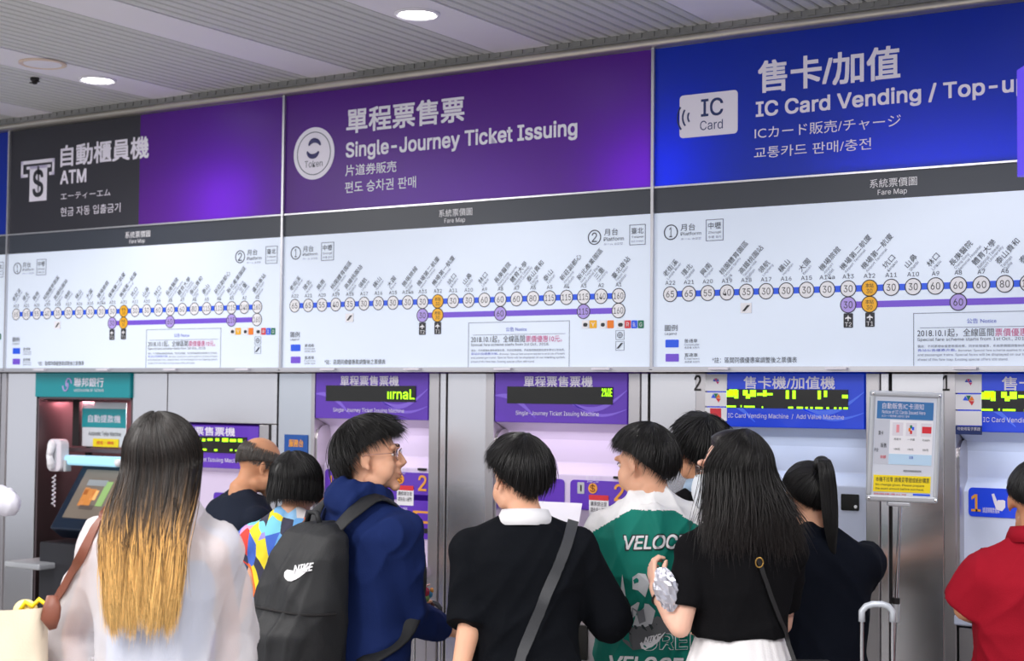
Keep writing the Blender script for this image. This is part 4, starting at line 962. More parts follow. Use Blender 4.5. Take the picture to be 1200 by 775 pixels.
TORSO = {  # z: a, b, y
 'm': [(.86, .15, .105, 0), (.94, .165, .112, -.003), (1.04, .150, .103, 0), (1.15, .155, .106, 0), (1.25, .172, .114, -.004), (1.33, .184, .112, -.010), (1.375, .160, .096, -.014), (1.41, .118, .080, -.016), (1.44, .080, .066, -.014), (1.475, .058, .056, -.008)],
 'f': [(.86, .15, .108, -.004), (.94, .160, .112, -.006), (1.04, .128, .092, 0), (1.15, .132, .096, .004), (1.25, .148, .106, .008), (1.33, .158, .098, -.004), (1.375, .138, .086, -.012), (1.41, .102, .070, -.016), (1.44, .070, .058, -.014), (1.475, .050, .048, -.008)]}

class Person:
    def __init__(p, label, head, D, theta, sex='m', skin_=None, lean=0, headyaw=0, headpitch=0, headroll=0, scale=None, zadj=0, group=None, hx=0):
        top = onD(head[0], head[1], D); p.D = D; p.sex = sex; p.lean = lean; p.label = label
        p.s = scale or top.z / (1.712 + zadj)
        rz = YAW + theta; q = Matrix.Rotation(rz, 3, 'Z') @ Vector((hx, lean * .62 + .015, 0)) * p.s
        p.root = thing('person', label, 'person', (top.x - q.x, top.y - q.y, 0), rz, group); p.M = wm(p.root); p.Mi = p.M.inverted()
        p.sk = skin_ or SK; p.theta = theta
        s = p.s
        p.neck = p.b(Vector((0, -.008, 1.475)) * s)
        p.Hm = Matrix.Translation(p.neck) @ Matrix.Rotation(headyaw, 4, 'Z') @ Matrix.Rotation(headroll, 4, 'Y') @ Matrix.Rotation(headpitch, 4, 'X') @ Matrix.Translation(Vector((0, .022, .110)) * s) @ Matrix.Scale(s * 1.06, 4)
        p.sh = {k: p.b(Vector((k * (.160 if sex == 'm' else .142), -.012, 1.338)) * s) for k in (-1, 1)}
        p.arms = {}
    def b(p, v):
        v = Vector(v); z = v.z / p.s
        if z > .95: v.y += p.lean * (z - .95) * p.s * 1.15; v.z -= abs(p.lean) * .12 * (z - .95) * p.s
        return v
    def loc(p, px, py, dD=0): return p.Mi @ onD(px, py, p.D + dD)
    def arm(p, side, elbow, wrist, hd=None, pn=None, curl=.5, thumb=1, hand=True):
        f = lambda e: p.loc(*e[1:]) if isinstance(e, tuple) and e[0] == 'px' else Vector(e) * p.s
        E_, W_ = f(elbow), f(wrist); L = (.30 if p.sex == 'm' else .28) * p.s
        p.arms[side] = dict(E=E_, W=W_, hd=hd, pn=pn, curl=curl, thumb=thumb, hand=hand)
    def torso_rings(p, g=0, z0=None, z1=9, wide=1.0, gb=None, belly=0):
        R = []
        for z, a, b_, y in TORSO[p.sex]:
            if z0 is not None and z < z0 - 1e-6 or z > z1: continue
            v = p.b(Vector((0, y, z)) * p.s); k = wide
            R.append((v.z, (a * k + g) * p.s, (b_ * (1 + belly * max(0, 1 - abs(z - 1.05) / .2)) + (g if gb is None else gb)) * p.s, v.y, 0))
        return R
    def body(p, voxel=.008, face=True, legs=True, hands=True):
        s = p.s; M = MB(); fem = p.sex == 'f'
        head_prims(M, p.Hm, s, p.neck, fem, .050 if not fem else .044)
        M.loft(p.torso_rings(-.012))
        for k in (-1, 1):
            M.ell(p.sh[k], (.05 * s,) * 3); M.limb([p.neck + Vector((k * .02, -.015, -.035)) * s, p.sh[k] + Vector((-k * .02, 0, .012)) * s], [.042 * s, .045 * s])
            if k in p.arms:
                A_ = p.arms[k]; f = .9 if fem else 1
                M.limb([p.sh[k], p.sh[k].lerp(A_['E'], .4), A_['E']], [.052 * s * f, .046 * s * f, .037 * s * f]); M.limb([A_['E'], A_['E'].lerp(A_['W'], .3), A_['W']], [.037 * s * f, .038 * s * f, .025 * s * f])
                if A_['hand']:
                    hd = Vector(A_['hd']) if A_['hd'] else (A_['W'] - A_['E']).normalized(); pn = Vector(A_['pn']) if A_['pn'] else Vector((-k, 0, 0))
                    hand_prims(M, A_['W'], hd, pn, s * (.92 if fem else 1), A_['curl'], A_['thumb'])
            if legs:
                M.limb([(k * .085 * s, 0, .88 * s), (k * .095 * s, .01 * s, .48 * s), (k * .095 * s, -.015 * s, .09 * s)], [.078 * s, .052 * s, .036 * s]); M.ell((k * .095 * s, -.03 * s, .3 * s), (.05 * s, .052 * s, .12 * s))
        p.bodyo = volume(M, voxel, 'body', p.sk, p.root, 3, smooth_f=.45)
        if face: face_parts(p.Hm, s, p.root)
    def shirt(p, m, name='shirt', g=.014, hem=.92, sleeve='short', voxel=.009, fold=.012, gs=.016, flare=1.0, neck=1.47, assign=None, extra=None, belly=0, smt=5, label=None, wide=1.0, folds=None):
        s = p.s; M = MB(); z1 = neck; R = p.torso_rings(g, hem, z1, wide=wide, belly=belly)
        z, a, b_, y, x = R[0]; R = [(hem * s, a * flare, b_ * flare, y, 0)] + [r for r in R if r[0] > hem * s + .02]
        M.loft(R)
        for k in (-1, 1):
            M.limb([p.neck + Vector((k * .028, -.015, -.05)) * s, p.sh[k] + Vector((-k * .01, 0, .006)) * s], [(.036 + g) * s, (.044 + gs) * s])
            M.ell(p.sh[k] + Vector((0, 0, .0)), ((.055 + gs) * s, (.058 + gs) * s, (.054 + gs) * s))
            if k in p.arms:
                A_ = p.arms[k]; f = .9 if p.sex == 'f' else 1; E_, W_ = A_['E'], A_['W']
                if sleeve == 'short': M.tube([p.sh[k], p.sh[k].lerp(E_, .35), p.sh[k].lerp(E_, .74)], [(.052 * f + gs) * s, (.052 * f + gs) * s, (.049 * f + gs) * s], 20)
                elif sleeve == 'half': M.tube([p.sh[k], p.sh[k].lerp(E_, .4), p.sh[k].lerp(E_, .96), p.sh[k].lerp(E_, 1.0)], [(.054 * f + gs) * s, (.056 * f + gs) * s, (.054 * f + gs) * s, (.04 + gs) * s], 20)
                elif sleeve == 'elbow': M.tube([p.sh[k], p.sh[k].lerp(E_, .4), E_], [(.052 * f + gs) * s, (.052 * f + gs) * s, (.05 * f + gs) * s], 20); M.ell(E_, ((.048 * f + gs) * s,) * 3); M.tube([E_, E_.lerp(W_, .3)], [(.05 * f + gs) * s, (.047 * f + gs) * s], 18)
                elif sleeve == 'long':
                    M.limb([p.sh[k], p.sh[k].lerp(E_, .4), E_], [(.052 * f + gs) * s, (.05 * f + gs) * s, (.045 * f + gs) * s]); M.tube([E_, E_.lerp(W_, .5), E_.lerp(W_, .96)], [(.043 * f + gs) * s, (.042 * f + gs) * s, (.030 * f + gs) * s], 18)
        if extra: extra(M)
        o = volume(M, voxel, name, m, p.root, smt, fold * s, hash(len(p.label)) % 50, assign, folds, label=label)
        me = o.data; p.shirto = o; p.bvh = BVHTree.FromPolygons([v.co.copy() for v in me.vertices], [tuple(q.vertices) for q in me.polygons])
        return o
    def trousers(p, m, name='trousers', top=.96, bottom=.06, w=1.0, fold=.008, shoe=(40, 40, 44), voxel=.012, short=False):
        s = p.s; M = MB(); R = p.torso_rings(.008, None, 1.0)
        M.loft([(.80 * s, .155 * s, .105 * s, 0, 0)] + [r for r in R if r[0] < top * s] + [(top * s, .148 * s, .108 * s, 0, 0)])
        for k in (-1, 1): M.tube([(k * .082 * s, 0, .88 * s), (k * .09 * s, 0, .7 * s), (k * .095 * s, .01 * s, .46 * s), (k * .096 * s, -.008 * s, bottom * s)], [.088 * s * w, .084 * s * w, .068 * s * w, .056 * s * w], 20)
        volume(M, voxel, name, m, p.root, 5, fold * s, 3)
        p.shoes(shoe)
    def shoes(p, rgb):
        s = p.s
        for k in (-1, 1):
            M = MB(); M.loft([(.0, .046 * s, .135 * s, .045 * s, k * .098 * s), (.03 * s, .046 * s, .135 * s, .045 * s, k * .098 * s), (.05 * s, .042 * s, .12 * s, .035 * s, k * .098 * s), (.075 * s, .038 * s, .07 * s, -.01 * s, k * .098 * s), (.1 * s, .036 * s, .05 * s, -.02 * s, k * .098 * s)], 24)
            M.build('shoe', mat('shoe_%d_%d' % (rgb[0], rgb[2]), rgb, .5), p.root, smooth='angle', world=False)
    def skirt(p, m, top=1.0, bottom=.55, flare=1.25):
        s = p.s; M = MB(); n = 96; rings = []
        for i in range(16):
            f = i / 15; z = top + (bottom - top) * f; a = (.128 + .075 * min(1, f * 2.2) + .05 * f * (flare - 1) * 4) * s; b_ = (.1 + .055 * min(1, f * 2.2) + .04 * f * (flare - 1) * 4) * s; rings.append((z * s, a, b_, f))
        vs = []; fs = []
        for z, a, b_, f in rings:
            for k in range(n):
                q = 2 * PI * k / n; w_ = 1 + .035 * (.5 + f) * math.sin(k * 1.37 + 3 * math.sin(k * .4)); vs.append((a * w_ * math.cos(q), b_ * w_ * math.sin(q), z))
        for i in range(15):
            for k in range(n): fs.append((i * n + k, i * n + (k + 1) % n, (i + 1) * n + (k + 1) % n, (i + 1) * n + k))
        M.add(vs, fs); return M.build('skirt', m, p.root, smooth=True, world=False)
    def hair(p, m, kind='short', n=1500, rad=.0011, length=.3, front=1.05, side=1.5, back=2.25, R=(.084, .105, .104), tilt=.45, seed=1, mess=.03, ybk=None, capscale=.955, p0=0.0, widen=0, label=None, taper=0):
        g = np.random.default_rng(seed); H = Hair(R, tilt=tilt); lim = lambda al: polar_limit(al, front, side, back)
        s = p.s; al = g.uniform(-PI, PI, n); pe = lim(al) * g.uniform(.93, 1.05, n); st0 = p0 + (pe - p0) * g.uniform(0, .75, n) ** 1.0 * .8
        fall = np.zeros(n); post = None; fallcap = None
        if kind == 'long':
            a = np.abs(al); keep = a > 1.15; al = np.where(keep, al, np.sign(al) * g.uniform(1.15, PI, n)); pe = PI / 2 + .12 + tilt * np.cos(al)
            fall = length * (1.05 - .28 * g.uniform(0, 1, n) ** 2.2 - .10 * np.abs(np.sin(al * 4))); st0 = g.uniform(.05, 1.0, n)
            fallcap = lambda al: np.where(np.abs(al) > 1.15, length * .9, .02)
            lim = lambda al: np.where(np.abs(al) > 1.15, PI / 2 + .10 + tilt * np.cos(al), front)
            back_y = (ybk if ybk is not None else -.135) * s + p.neck.y; sgn_ = 1
            def post(P, ex):
                e = np.clip(ex / .22, 0, 1); e = e * e * (3 - 2 * e)
                P[..., 1] = P[..., 1] * (1 - e) + np.minimum(P[..., 1], back_y + .06 * s + .3 * (P[..., 1] - back_y - .06 * s)) * e - 0
                tgt = back_y - .012 * s; P[..., 1] = np.where(ex > .02, P[..., 1] * (1 - e) + (tgt + .35 * (P[..., 1] - tgt)) * e, P[..., 1])
                P[..., 0] = p.neck.x + (P[..., 0] - p.neck.x) * (1 + widen * e) * (1 - taper * np.clip((ex - .12) / .4, 0, 1))
                return P
        if kind == 'bob':
            a = np.abs(al); keep = a > .95; al = np.where(keep, al, np.sign(al) * g.uniform(.95, PI, n)); pe = PI / 2 + .12 + tilt * np.cos(al)
            fall = length * g.uniform(.93, 1.03, n); st0 = g.uniform(.05, 1.0, n)
            fallcap = lambda al: np.where(np.abs(al) > .95, length * .93, .01); lim = lambda al: np.where(np.abs(al) > .95, PI / 2 + .10 + tilt * np.cos(al), front)
        sc = g.uniform(.985, 1.03, n); cl = np.round(al * 11 + .6 * np.sin(al * 5)) / 11; al = al + (cl - al) * g.uniform(0, .45, n)
        k = 14 if kind == 'short' else 24
        P, ex = H.path(al, st0, pe, k, sc, fall)
        wob = g.normal(size=(n, 1, 3)) * mess * np.linspace(0, 1, k)[None, :, None] ** 1.5
        P = P + wob * .5
        if kind != 'short':
            ph = np.round(al * 14) ; P[..., 0] += .006 * np.sin(ex * 22 + ph[:, None]) * np.clip(ex / .2, 0, 1); P[..., 1] += .004 * np.cos(ex * 17 + ph[:, None] * 2) * np.clip(ex / .2, 0, 1)
        P = to_local(P, p.Hm)
        if kind in ('long', 'bob'):  # the fall hangs straight down whatever the head does
            pass
        if post is not None: P = post(P, ex * s)
        cap = cap_mesh(H, p.Hm, lim, 'hair', m, p.root, capscale, fallcap, post if post is None else (lambda P, ex: post(P, ex * s)), p0)
        if label: cap['label'] = label
        strands_mesh(P, rad * s, 'hair_strands', m, cap)
        return cap, H
    def ribbon(p, pts, width, m, name, off=.006, thick=.003, parent=None, bvh=None, closed=False, sub=6):
        """band lying on the shirt along picture points; both rows cast on the cloth"""
        cams = p.Mi @ CAM; P_ = []
        pp = [np.array(q, float) for q in pts]; fine = []
        for i in range(len(pp) - 1):
            for t in range(sub): fine.append(pp[i] + (pp[i + 1] - pp[i]) * t / sub)
        fine.append(pp[-1]); 
        for q in fine:
            d = (p.Mi.to_3x3() @ ray(*q)).normalized(); h = (bvh or p.bvh).ray_cast(cams, d)
            P_.append(((h[0] + h[1] * off) if h[0] is not None else None, h[1], cams, d))
        last = None
        for i, (a, nn_, c, d) in enumerate(P_):
            if a is None:
                ref = next((q[0] for q in P_[i:] if q[0] is not None), None) if last is None else last
                a = c + d * (ref - c).length if ref is not None else c + d * 5; P_[i] = (a, -d, c, d)
            last = a
        M = MB(); A_ = [q[0] for q in P_]; N = [q[1].normalized() for q in P_]
        for _ in range(2): A_ = [A_[0]] + [(A_[i - 1] + A_[i] * 2 + A_[i + 1]) / 4 for i in range(1, len(A_) - 1)] + [A_[-1]]
        vs = []; fs = []
        for i, a in enumerate(A_):
            t = (A_[min(i + 1, len(A_) - 1)] - A_[max(i - 1, 0)]).normalized(); sd = t.cross(N[i]).normalized() * width / 2; nn_ = sd.cross(t).normalized()
            if nn_.dot(N[i]) < 0: nn_ = -nn_
            vs += [a - sd, a + sd, a + sd - nn_ * thick, a - sd - nn_ * thick]
        for i in range(len(A_) - 1):
            for k in range(4): fs.append((4 * i + k, 4 * i + (k + 1) % 4, 4 * i + 4 + (k + 1) % 4, 4 * i + 4 + k))
        fs += [(0, 1, 2, 3), tuple(4 * (len(A_) - 1) + k for k in (3, 2, 1, 0))]
        M.add([p.M @ v for v in vs], fs)
        return M, [p.M @ a for a in A_]
    def decal(p, shapes, name, m, parent=None, off=.004, bvh=None, label=None):
        """flat print: outlines given in picture points, laid on the cloth"""
        cams = p.Mi @ CAM; bm = bmesh.new()
        for vs2, fs in shapes:
            vv = []; dist = []
            for q in vs2:
                d = (p.Mi.to_3x3() @ ray(q[0], q[1])).normalized(); h = (bvh or p.bvh).ray_cast(cams, d); dist.append((h[0], h[1], d))
            ref = next((x[0] for x in dist if x[0] is not None), None)
            if ref is None: continue
            for h0, h1, d in dist: vv.append(bm.verts.new(h0 + h1 * off if h0 is not None else cams + d * (ref - cams).length))
            for f in fs:
                try: bm.faces.new([vv[i] for i in f])
                except ValueError: pass
        bmesh.ops.recalc_face_normals(bm, faces=bm.faces); me = bpy.data.meshes.new(name); bm.to_mesh(me); bm.free(); me.materials.append(m)
        o = addmesh(name, me, parent or p.shirto, False, label)
        return o
def text_px(s_, x0, y0, x1, y1, bold=0, shear=0, slope=0, sub=False):
    """text outline in picture points: (x0,y0) lower left, (x1,y1) upper right"""
    (co, fs), = text_mesh_many([dict(s=s_, bold=0, shear=shear)]); mn, mx = co.min(0), co.max(0)
    out = []
    for ox, oy in ((0, 0), (-bold, -bold), (bold, -bold), (-bold, bold), (bold, bold)) if bold else ((0, 0),):
        out.append(([(x0 + (c[0] - mn[0]) / (mx[0] - mn[0]) * (x1 - x0) + ox, y0 + (c[1] - mn[1]) / (mx[1] - mn[1]) * (y1 - y0) + oy + slope * ((c[0] - mn[0]) / (mx[0] - mn[0]))) for c in co], fs))
    return out
def glasses(p, m, rim=False):
    s = p.s; Hm = p.Hm; M = MB()
    for q in (-1, 1):
        c = Vector((q * .033, .094, .002)); pts = [Hm @ (c + Vector((.024 * math.cos(a), -.006 * abs(math.cos(a)) * 1, .018 * math.sin(a)))) for a in [i * PI / 10 for i in range(21)]]
        M.tube(pts, .0011 * s, 6); M.tube([Hm @ Vector((q * .057, .088, .008)), Hm @ Vector((q * .077, .06, .008)), Hm @ Vector((q * .082, .0, .006)), Hm @ Vector((q * .081, -.018, -.004))], .0014 * s, 6)
    M.tube([Hm @ Vector((-.009, .096, .006)), Hm @ Vector((0, .099, .009)), Hm @ Vector((.009, .096, .006))], .0011 * s, 6)
    g = M.build('glasses', m, p.root, smooth=True, world=False)
    M = MB()
    gl = mat('lens_glass', (255, 255, 255), .02); gl.node_tree.nodes['Principled BSDF'].inputs['Transmission Weight'].default_value = 1
    for q in (-1, 1):
        c = Vector((q * .033, .0935, .002)); pts = [Hm @ (c + Vector((.0235 * math.cos(a), -.005 * abs(math.cos(a)), .0175 * math.sin(a)))) for a in [i * PI / 10 for i in range(20)]]
        M = MB(); M.prism(pts, Hm.to_3x3() @ Vector((0, .001, 0))); M.build('lens', gl, g, world=False)
M_blk = cloth('cloth_black', (13, 13, 16)); M_blk2 = cloth('cloth_black_knit', (11, 14, 20), var=.15)
M_blk3 = cloth('cloth_black_tee', (10, 15, 26)); M_cream = cloth('cloth_cream', (214, 200, 180)); M_denim = cloth('cloth_dark_trousers', (38, 40, 50))
M_whc = cloth('cloth_white', (236, 236, 240)); M_khaki = cloth('cloth_khaki', (190, 176, 152)); M_greyc = cloth('cloth_grey', (110, 112, 118))
R_ = math.radians

# --- woman in the white blouse with ombre hair (nearest)
p = Person('woman in sheer white blouse with long dark-to-blonde ombre hair, seen from behind', (192, 483), 4.1, R_(-4), 'f', SKF, headyaw=R_(-16))
p.arm(-1, ('px', 86, 745, .12), ('px', 96, 850, -.12)); p.arm(1, ('px', 268, 735, .1), ('px', 262, 850, -.1))
p.body(.008)
def inner():
    M = MB(); M.loft(p.torso_rings(.004, 1.0, 1.34)); return volume(M, .01, 'camisole', mat('camisole_blue', (160, 196, 240), .7), p.root, 4)
inner()
mb = mat('sheer_white', (236, 234, 240), .75, bump=.25, bs=120, spec=.2, sheen=.3, scale=(3, 3, .6)); bb = mb.node_tree.nodes['Principled BSDF']
nt = mb.node_tree; tr_ = nt.nodes.new('ShaderNodeBsdfTransparent'); mxs = nt.nodes.new('ShaderNodeMixShader'); mxs.inputs[0].default_value = .6; out_ = nt.nodes['Material Output']
nt.links.new(tr_.outputs[0], mxs.inputs[1]); nt.links.new(bb.outputs[0], mxs.inputs[2]); nt.links.new(mxs.outputs[0], out_.inputs[0])
def ex(M):
    s = p.s
    for k in (-1, 1):
        A_ = p.arms[k]; M.limb([p.sh[k] + Vector((-k * .02, 0, .008)) , p.sh[k].lerp(A_['E'], .5), A_['E']], [.078 * s, .088 * s, .092 * s]); M.tube([A_['E'], A_['E'].lerp(A_['W'], .75)], [.088 * s, .055 * s], 18)
p.shirt(mb, 'blouse', g=.034, hem=.80, sleeve='none', fold=.026, gs=.028, flare=1.12, neck=1.46, extra=ex, voxel=.009, wide=1.08)
p.trousers(M_denim)
p.hair(H_omb, 'long', n=7000, rad=.0009, length=.405, R=(.090, .112, .108), ybk=-.176, widen=.10, taper=.42, mess=.022, seed=4, tilt=.35)
lady = p
# tote bag and its strap
mbr = mat('leather_brown', (120, 66, 48), .5, bump=.2, bs=90)
M, A_ = p.ribbon([(127, 596), (112, 622), (95, 655), (78, 688), (62, 712)], .026, mbr, 'strap', off=.01, thick=.005)
cb = onD(8, 740, 4.0)
tote = thing('tote_bag', 'cream canvas tote bag on a brown leather strap hanging from the shoulder', 'bag', (cb.x, cb.y, onD(8, 860, 4.0).z))
strap = M.build('strap', mbr, tote, smooth='angle')
P_ = [onD(*q) for q in ((61, 712, 3.96), (59, 725, 3.95), (62, 738, 3.95))]
MB().tube([P_[0] + Vector((0, 0, .03)), P_[0], P_[1], P_[2]], [.014, .024, .026, .01], 12, flat=.5, up=tuple(_F)).build('strap_tab', mbr, tote, smooth=True)
def tote_body():
    W3 = [((-70, 722), (-72, 900)), ((-30, 716), (-32, 905)), ((5, 716), (0, 905)), ((35, 714), (30, 900)), ((57, 712), (58, 890))]; M = MB(); vs = []; fs = []; nh = 8
    for side in (0, 1):
        for (a, b_) in W3:
            for j in range(nh + 1):
                f = j / nh; q = onD(a[0] + (b_[0] - a[0]) * f, a[1] + (b_[1] - a[1]) * f, 3.95 + side * .16 * (.35 + math.sin(PI * min(f + .2, 1))) + .012 * math.sin(a[0] * .1 + j * 1.3)); vs.append(q)
    n1 = len(W3) * (nh + 1); ix = lambda s_, i, j: s_ * n1 + i * (nh + 1) + j
    for s_ in (0, 1):
        for i in range(len(W3) - 1):
            for j in range(nh): fs.append((ix(s_, i, j), ix(s_, i + 1, j), ix(s_, i + 1, j + 1), ix(s_, i, j + 1)))
    for j in range(nh): fs += [(ix(0, 0, j), ix(0, 0, j + 1), ix(1, 0, j + 1), ix(1, 0, j)), (ix(0, 4, j), ix(0, 4, j + 1), ix(1, 4, j + 1), ix(1, 4, j))]
    for i in range(4): fs += [(ix(0, i, nh), ix(0, i + 1, nh), ix(1, i + 1, nh), ix(1, i, nh))]
    M.add(vs, fs); o = M.build('bag_body', cloth('canvas_cream', (226, 212, 190)), tote, smooth=True); s_ = o.modifiers.new('s', 'SUBSURF'); s_.levels = s_.render_levels = 2
tote_body()
pts = [onD(q[0], q[1], 4.02) for q in ((24, 716), (30, 706), (38, 711), (46, 703), (54, 709), (61, 702), (66, 706))]
props(MB().tube(pts, .007, 8).build('yellow_cord', mat('cord_yellow', (240, 210, 20), .5), None, smooth=True), 'bright yellow twisted cord sticking out of the cream tote bag', 'cord')
c = onD(30, 716, 4.05); props(MB().ell(c, (.035, .03, .03)).build('cream_pouch', cloth('pouch_cream', (240, 222, 160)), None, smooth=True), 'pale yellow cloth bundle on top of the cream tote bag', 'pouch')

# --- person at the left picture edge, only a raised white sleeve in view
p = Person('person in pale white shirt at the picture edge, only an elbow showing', (-52, 496), 6.9, R_(-28), 'm', SK)
p.arm(1, ('px', 12, 590, -.1), ('px', -40, 560, .3)); p.arm(-1, (-.24, .02, 1.1), (-.2, .2, 1.0)); p.body(.011, face=False); p.shirt(cloth('cloth_pale', (226, 226, 238)), sleeve='elbow', voxel=.012, fold=.014, gs=.006); p.trousers(M_denim); p.hair(H_black, n=500)

# --- balding man in black and blue shirt
p = Person('balding man with glasses and black-blue shirt looking down', (294, 520), 6.2, R_(-52), 'm', SK2, lean=.16, headyaw=R_(-14), headpitch=R_(-24), scale=.955)
p.arm(-1, ('px', 262, 655, -.1), ('px', 300, 680, .0)); p.arm(1, (.24, .16, 1.12), (.14, .38, 1.1)); p.body(.007)
navy = cloth('cloth_navy', (30, 36, 50)); chm = cloth('cloth_chambray', (110, 140, 180))
p.shirt([navy, chm], sleeve='long', hem=.88, fold=.014, g=.022, assign=lambda c: ((c[:, 2] < 1.30 * p.s + .0) & (c[:, 1] < .0 + .4 * (c[:, 2] - 1.05)) & (np.abs(c[:, 0]) < .30)).astype(int), belly=.15)
p.trousers(cloth('cloth_royal', (30, 50, 160)), bottom=.35)
def bald_hair():
    g = np.random.default_rng(9); n = 2600; al = g.uniform(-PI, PI, n); a = np.abs(al); al = np.where(a > .95, al, np.sign(al) * g.uniform(.95, PI, n)); H = Hair((.078, .098, .095), tilt=.1)
    pe = polar_limit(al, 1.4, 1.62, 2.1); p0 = np.where(np.abs(al) > 2.2, 1.0, 1.15) + g.uniform(-.05, .75, n)
    P, ex_ = H.path(al, p0, np.minimum(p0 + .35, pe), 8, g.uniform(.99, 1.03, n), np.zeros(n)); return strands_mesh(to_local(P, p.Hm), .0009, 'hair', H_grey, p.root)
bald_hair(); glasses(p, mat('frame_black', (20, 20, 22), .3))

# --- woman with bob hair and multicoloured shirt
p = Person('woman with black bob hair, multicoloured patterned shirt and beige skirt', (353, 528), 5.75, R_(-6), 'f', SK, headyaw=R_(-22), headpitch=R_(-6), hx=.03)
p.arm(-1, ('px', 303, 655, .0), ('px', 283, 735, .05), curl=.4); p.arm(1, (.22, .1, 1.1), (.1, .33, 1.08)); p.body(.008)
mc = bpy.data.materials.new('cloth_multicolour'); mc.use_nodes = True; nt = mc.node_tree; b_ = nt.nodes['Principled BSDF']; b_.inputs['Roughness'].default_value = .8
tc = nt.nodes.new('ShaderNodeTexCoord'); vo = nt.nodes.new('ShaderNodeTexVoronoi'); vo.inputs['Scale'].default_value = 17; vo.inputs['Randomness'].default_value = 1; mp = nt.nodes.new('ShaderNodeMapping'); mp.inputs['Rotation'].default_value = (0, .7, .3); mp.inputs['Scale'].default_value = (1.5, 1, .62)
rp = nt.nodes.new('ShaderNodeValToRGB'); rp.color_ramp.interpolation = 'CONSTANT'; cs = [(110, 175, 235), (130, 190, 240), (226, 70, 60), (150, 200, 240), (245, 226, 50), (236, 160, 205), (240, 235, 235), (70, 110, 210), (240, 120, 50), (160, 150, 225), (60, 60, 80), (130, 215, 235)]
while len(rp.color_ramp.elements) < len(cs): rp.color_ramp.elements.new(.5)
for i, e in enumerate(rp.color_ramp.elements): e.position = i / len(cs); e.color = lin(cs[i])
sx = nt.nodes.new('ShaderNodeSeparateColor'); nt.links.new(tc.outputs['Object'], mp.inputs[0]); nt.links.new(mp.outputs[0], vo.inputs['Vector']); nt.links.new(vo.outputs['Color'], sx.inputs[0]); nt.links.new(sx.outputs[0], rp.inputs[0]); nt.links.new(rp.outputs[0], b_.inputs['Base Color'])
p.shirt(mc, 'patterned_shirt', sleeve='half', hem=.93, g=.028, gs=.034, fold=.014, flare=1.06)
p.skirt(cloth('cloth_beige', (212, 196, 178)), 1.0, .35); p.shoes((230, 225, 220))
p.hair(H_black, 'bob', n=1900, length=.085, R=(.094, .108, .106), front=1.0, mess=.014, capscale=.96)
M, _ = p.ribbon([(388, 583), (368, 606), (345, 635), (327, 663), (312, 690), (306, 720)], .042, None, '', off=.008, thick=.004)
sb = thing('shoulder_bag', 'tan leather shoulder bag worn across the patterned shirt', 'bag', tuple(_[len(_) // 2])); mt = mat('leather_tan', (176, 104, 62), .5)
M.build('strap', mt, sb, smooth='angle'); q = p.M @ (Vector((-.2, .1, .86)) * p.s); MB().obox(q, p.M.to_3x3() @ Vector((.04, .03, 0)), p.M.to_3x3() @ Vector((-.07, .1, 0)), (0, 0, .085)).build('bag_body', mt, sb, bevel=.015)

# --- boy in navy hoodie with backpack
p = Person('boy in navy hoodie and thin glasses facing the machines, backpack on', (436, 490), 5.1, R_(-46), 'm', SK, headyaw=R_(-50), headpitch=R_(3), lean=.02)
p.arm(1, ('px', 480, 722, -.06), ('px', 519, 738, .08), hd=(.2, 1, -.12), pn=(-.5, 0, -.9), curl=.35, thumb=-1); p.arm(-1, (-.25, .02, 1.1), (-.16, .26, 1.05)); p.body(.0055)
nvy = cloth('cloth_hoodie_navy', (26, 42, 92), b=.3)
def hood(M):
    s = p.s; n_ = p.neck
    for i in range(13):
        a = -PI * .98 + (2 * PI * .98) * i / 12 - PI / 2; r = .072 + .012 * max(0, -math.sin(a)); M.ell(n_ + Vector((r * math.cos(a), r * 1.05 * math.sin(a) - .008, -.012 + .022 * -math.sin(a))) * s, (.034 * s, .034 * s, .04 * s), nu=12, nv=8)
    M.ell(n_ + Vector((0, -.095, -.028)) * s, (.085 * s, .05 * s, .066 * s))
p.shirt(nvy, 'hoodie', sleeve='long', hem=.84, g=.024, gs=.024, fold=.018, extra=hood, voxel=.008)
A_ = p.arms[1]; M = MB(); d_ = (A_['W'] - A_['E']).normalized(); M.tube([A_['E'].lerp(A_['W'], .9), A_['W']], [.042 * p.s, .038 * p.s], 20); M.build('cuff', nvy, p.root, smooth='angle', world=False)
p.trousers(cloth('cloth_charcoal', (44, 46, 54)))
p.hair(H_black, n=3400, rad=.0013, front=1.55, side=1.48, back=2.08, R=(.090, .114, .112), mess=.03, seed=5, tilt=.5)
glasses(p, mat('frame_rose_gold', (205, 160, 150), .3, .8)); boy = p
# backpack built on the boy's back
bp = thing('backpack', 'black backpack with white swoosh print worn by the boy in the hoodie', 'backpack', tuple(p.M @ Vector((0, -.25, .86)) * 1.0))
mbk = mat('nylon_black', (24, 26, 30), .6, bump=.3, bs=300, var=.1)
MBp = MB(); s = p.s; y0 = -.14
rings = [(.84, .13, .06), (.87, .165, .10), (.95, .172, .112), (1.05, .168, .105), (1.16, .158, .092), (1.27, .145, .075), (1.34, .12, .058), (1.375, .07, .035)]
rings = [(z, a * 1.1, b_) for z, a, b_ in rings]; shx = lambda z: -.03 + (z - 1.1) * .12
MBp.loft([(z * s, a * s, b_ * s, (y0 - b_ + .0) * s, shx(z) * s) for z, a, b_ in rings], 40, 3.2)
MBp.loft([(.86 * s, .13 * s, .04 * s, (y0 - .20) * s, -.055 * s), (.90 * s, .16 * s, .055 * s, (y0 - .2) * s, -.052 * s), (1.03 * s, .162 * s, .052 * s, (y0 - .19) * s, -.04 * s), (1.08 * s, .15 * s, .03 * s, (y0 - .17) * s, -.034 * s)], 32, 3)
o = volume(MBp, .009, 'bag_body', mbk, p.root, 4, .012, 5); o.parent = bp; o.data.transform(wm(bp).inverted() @ p.M)
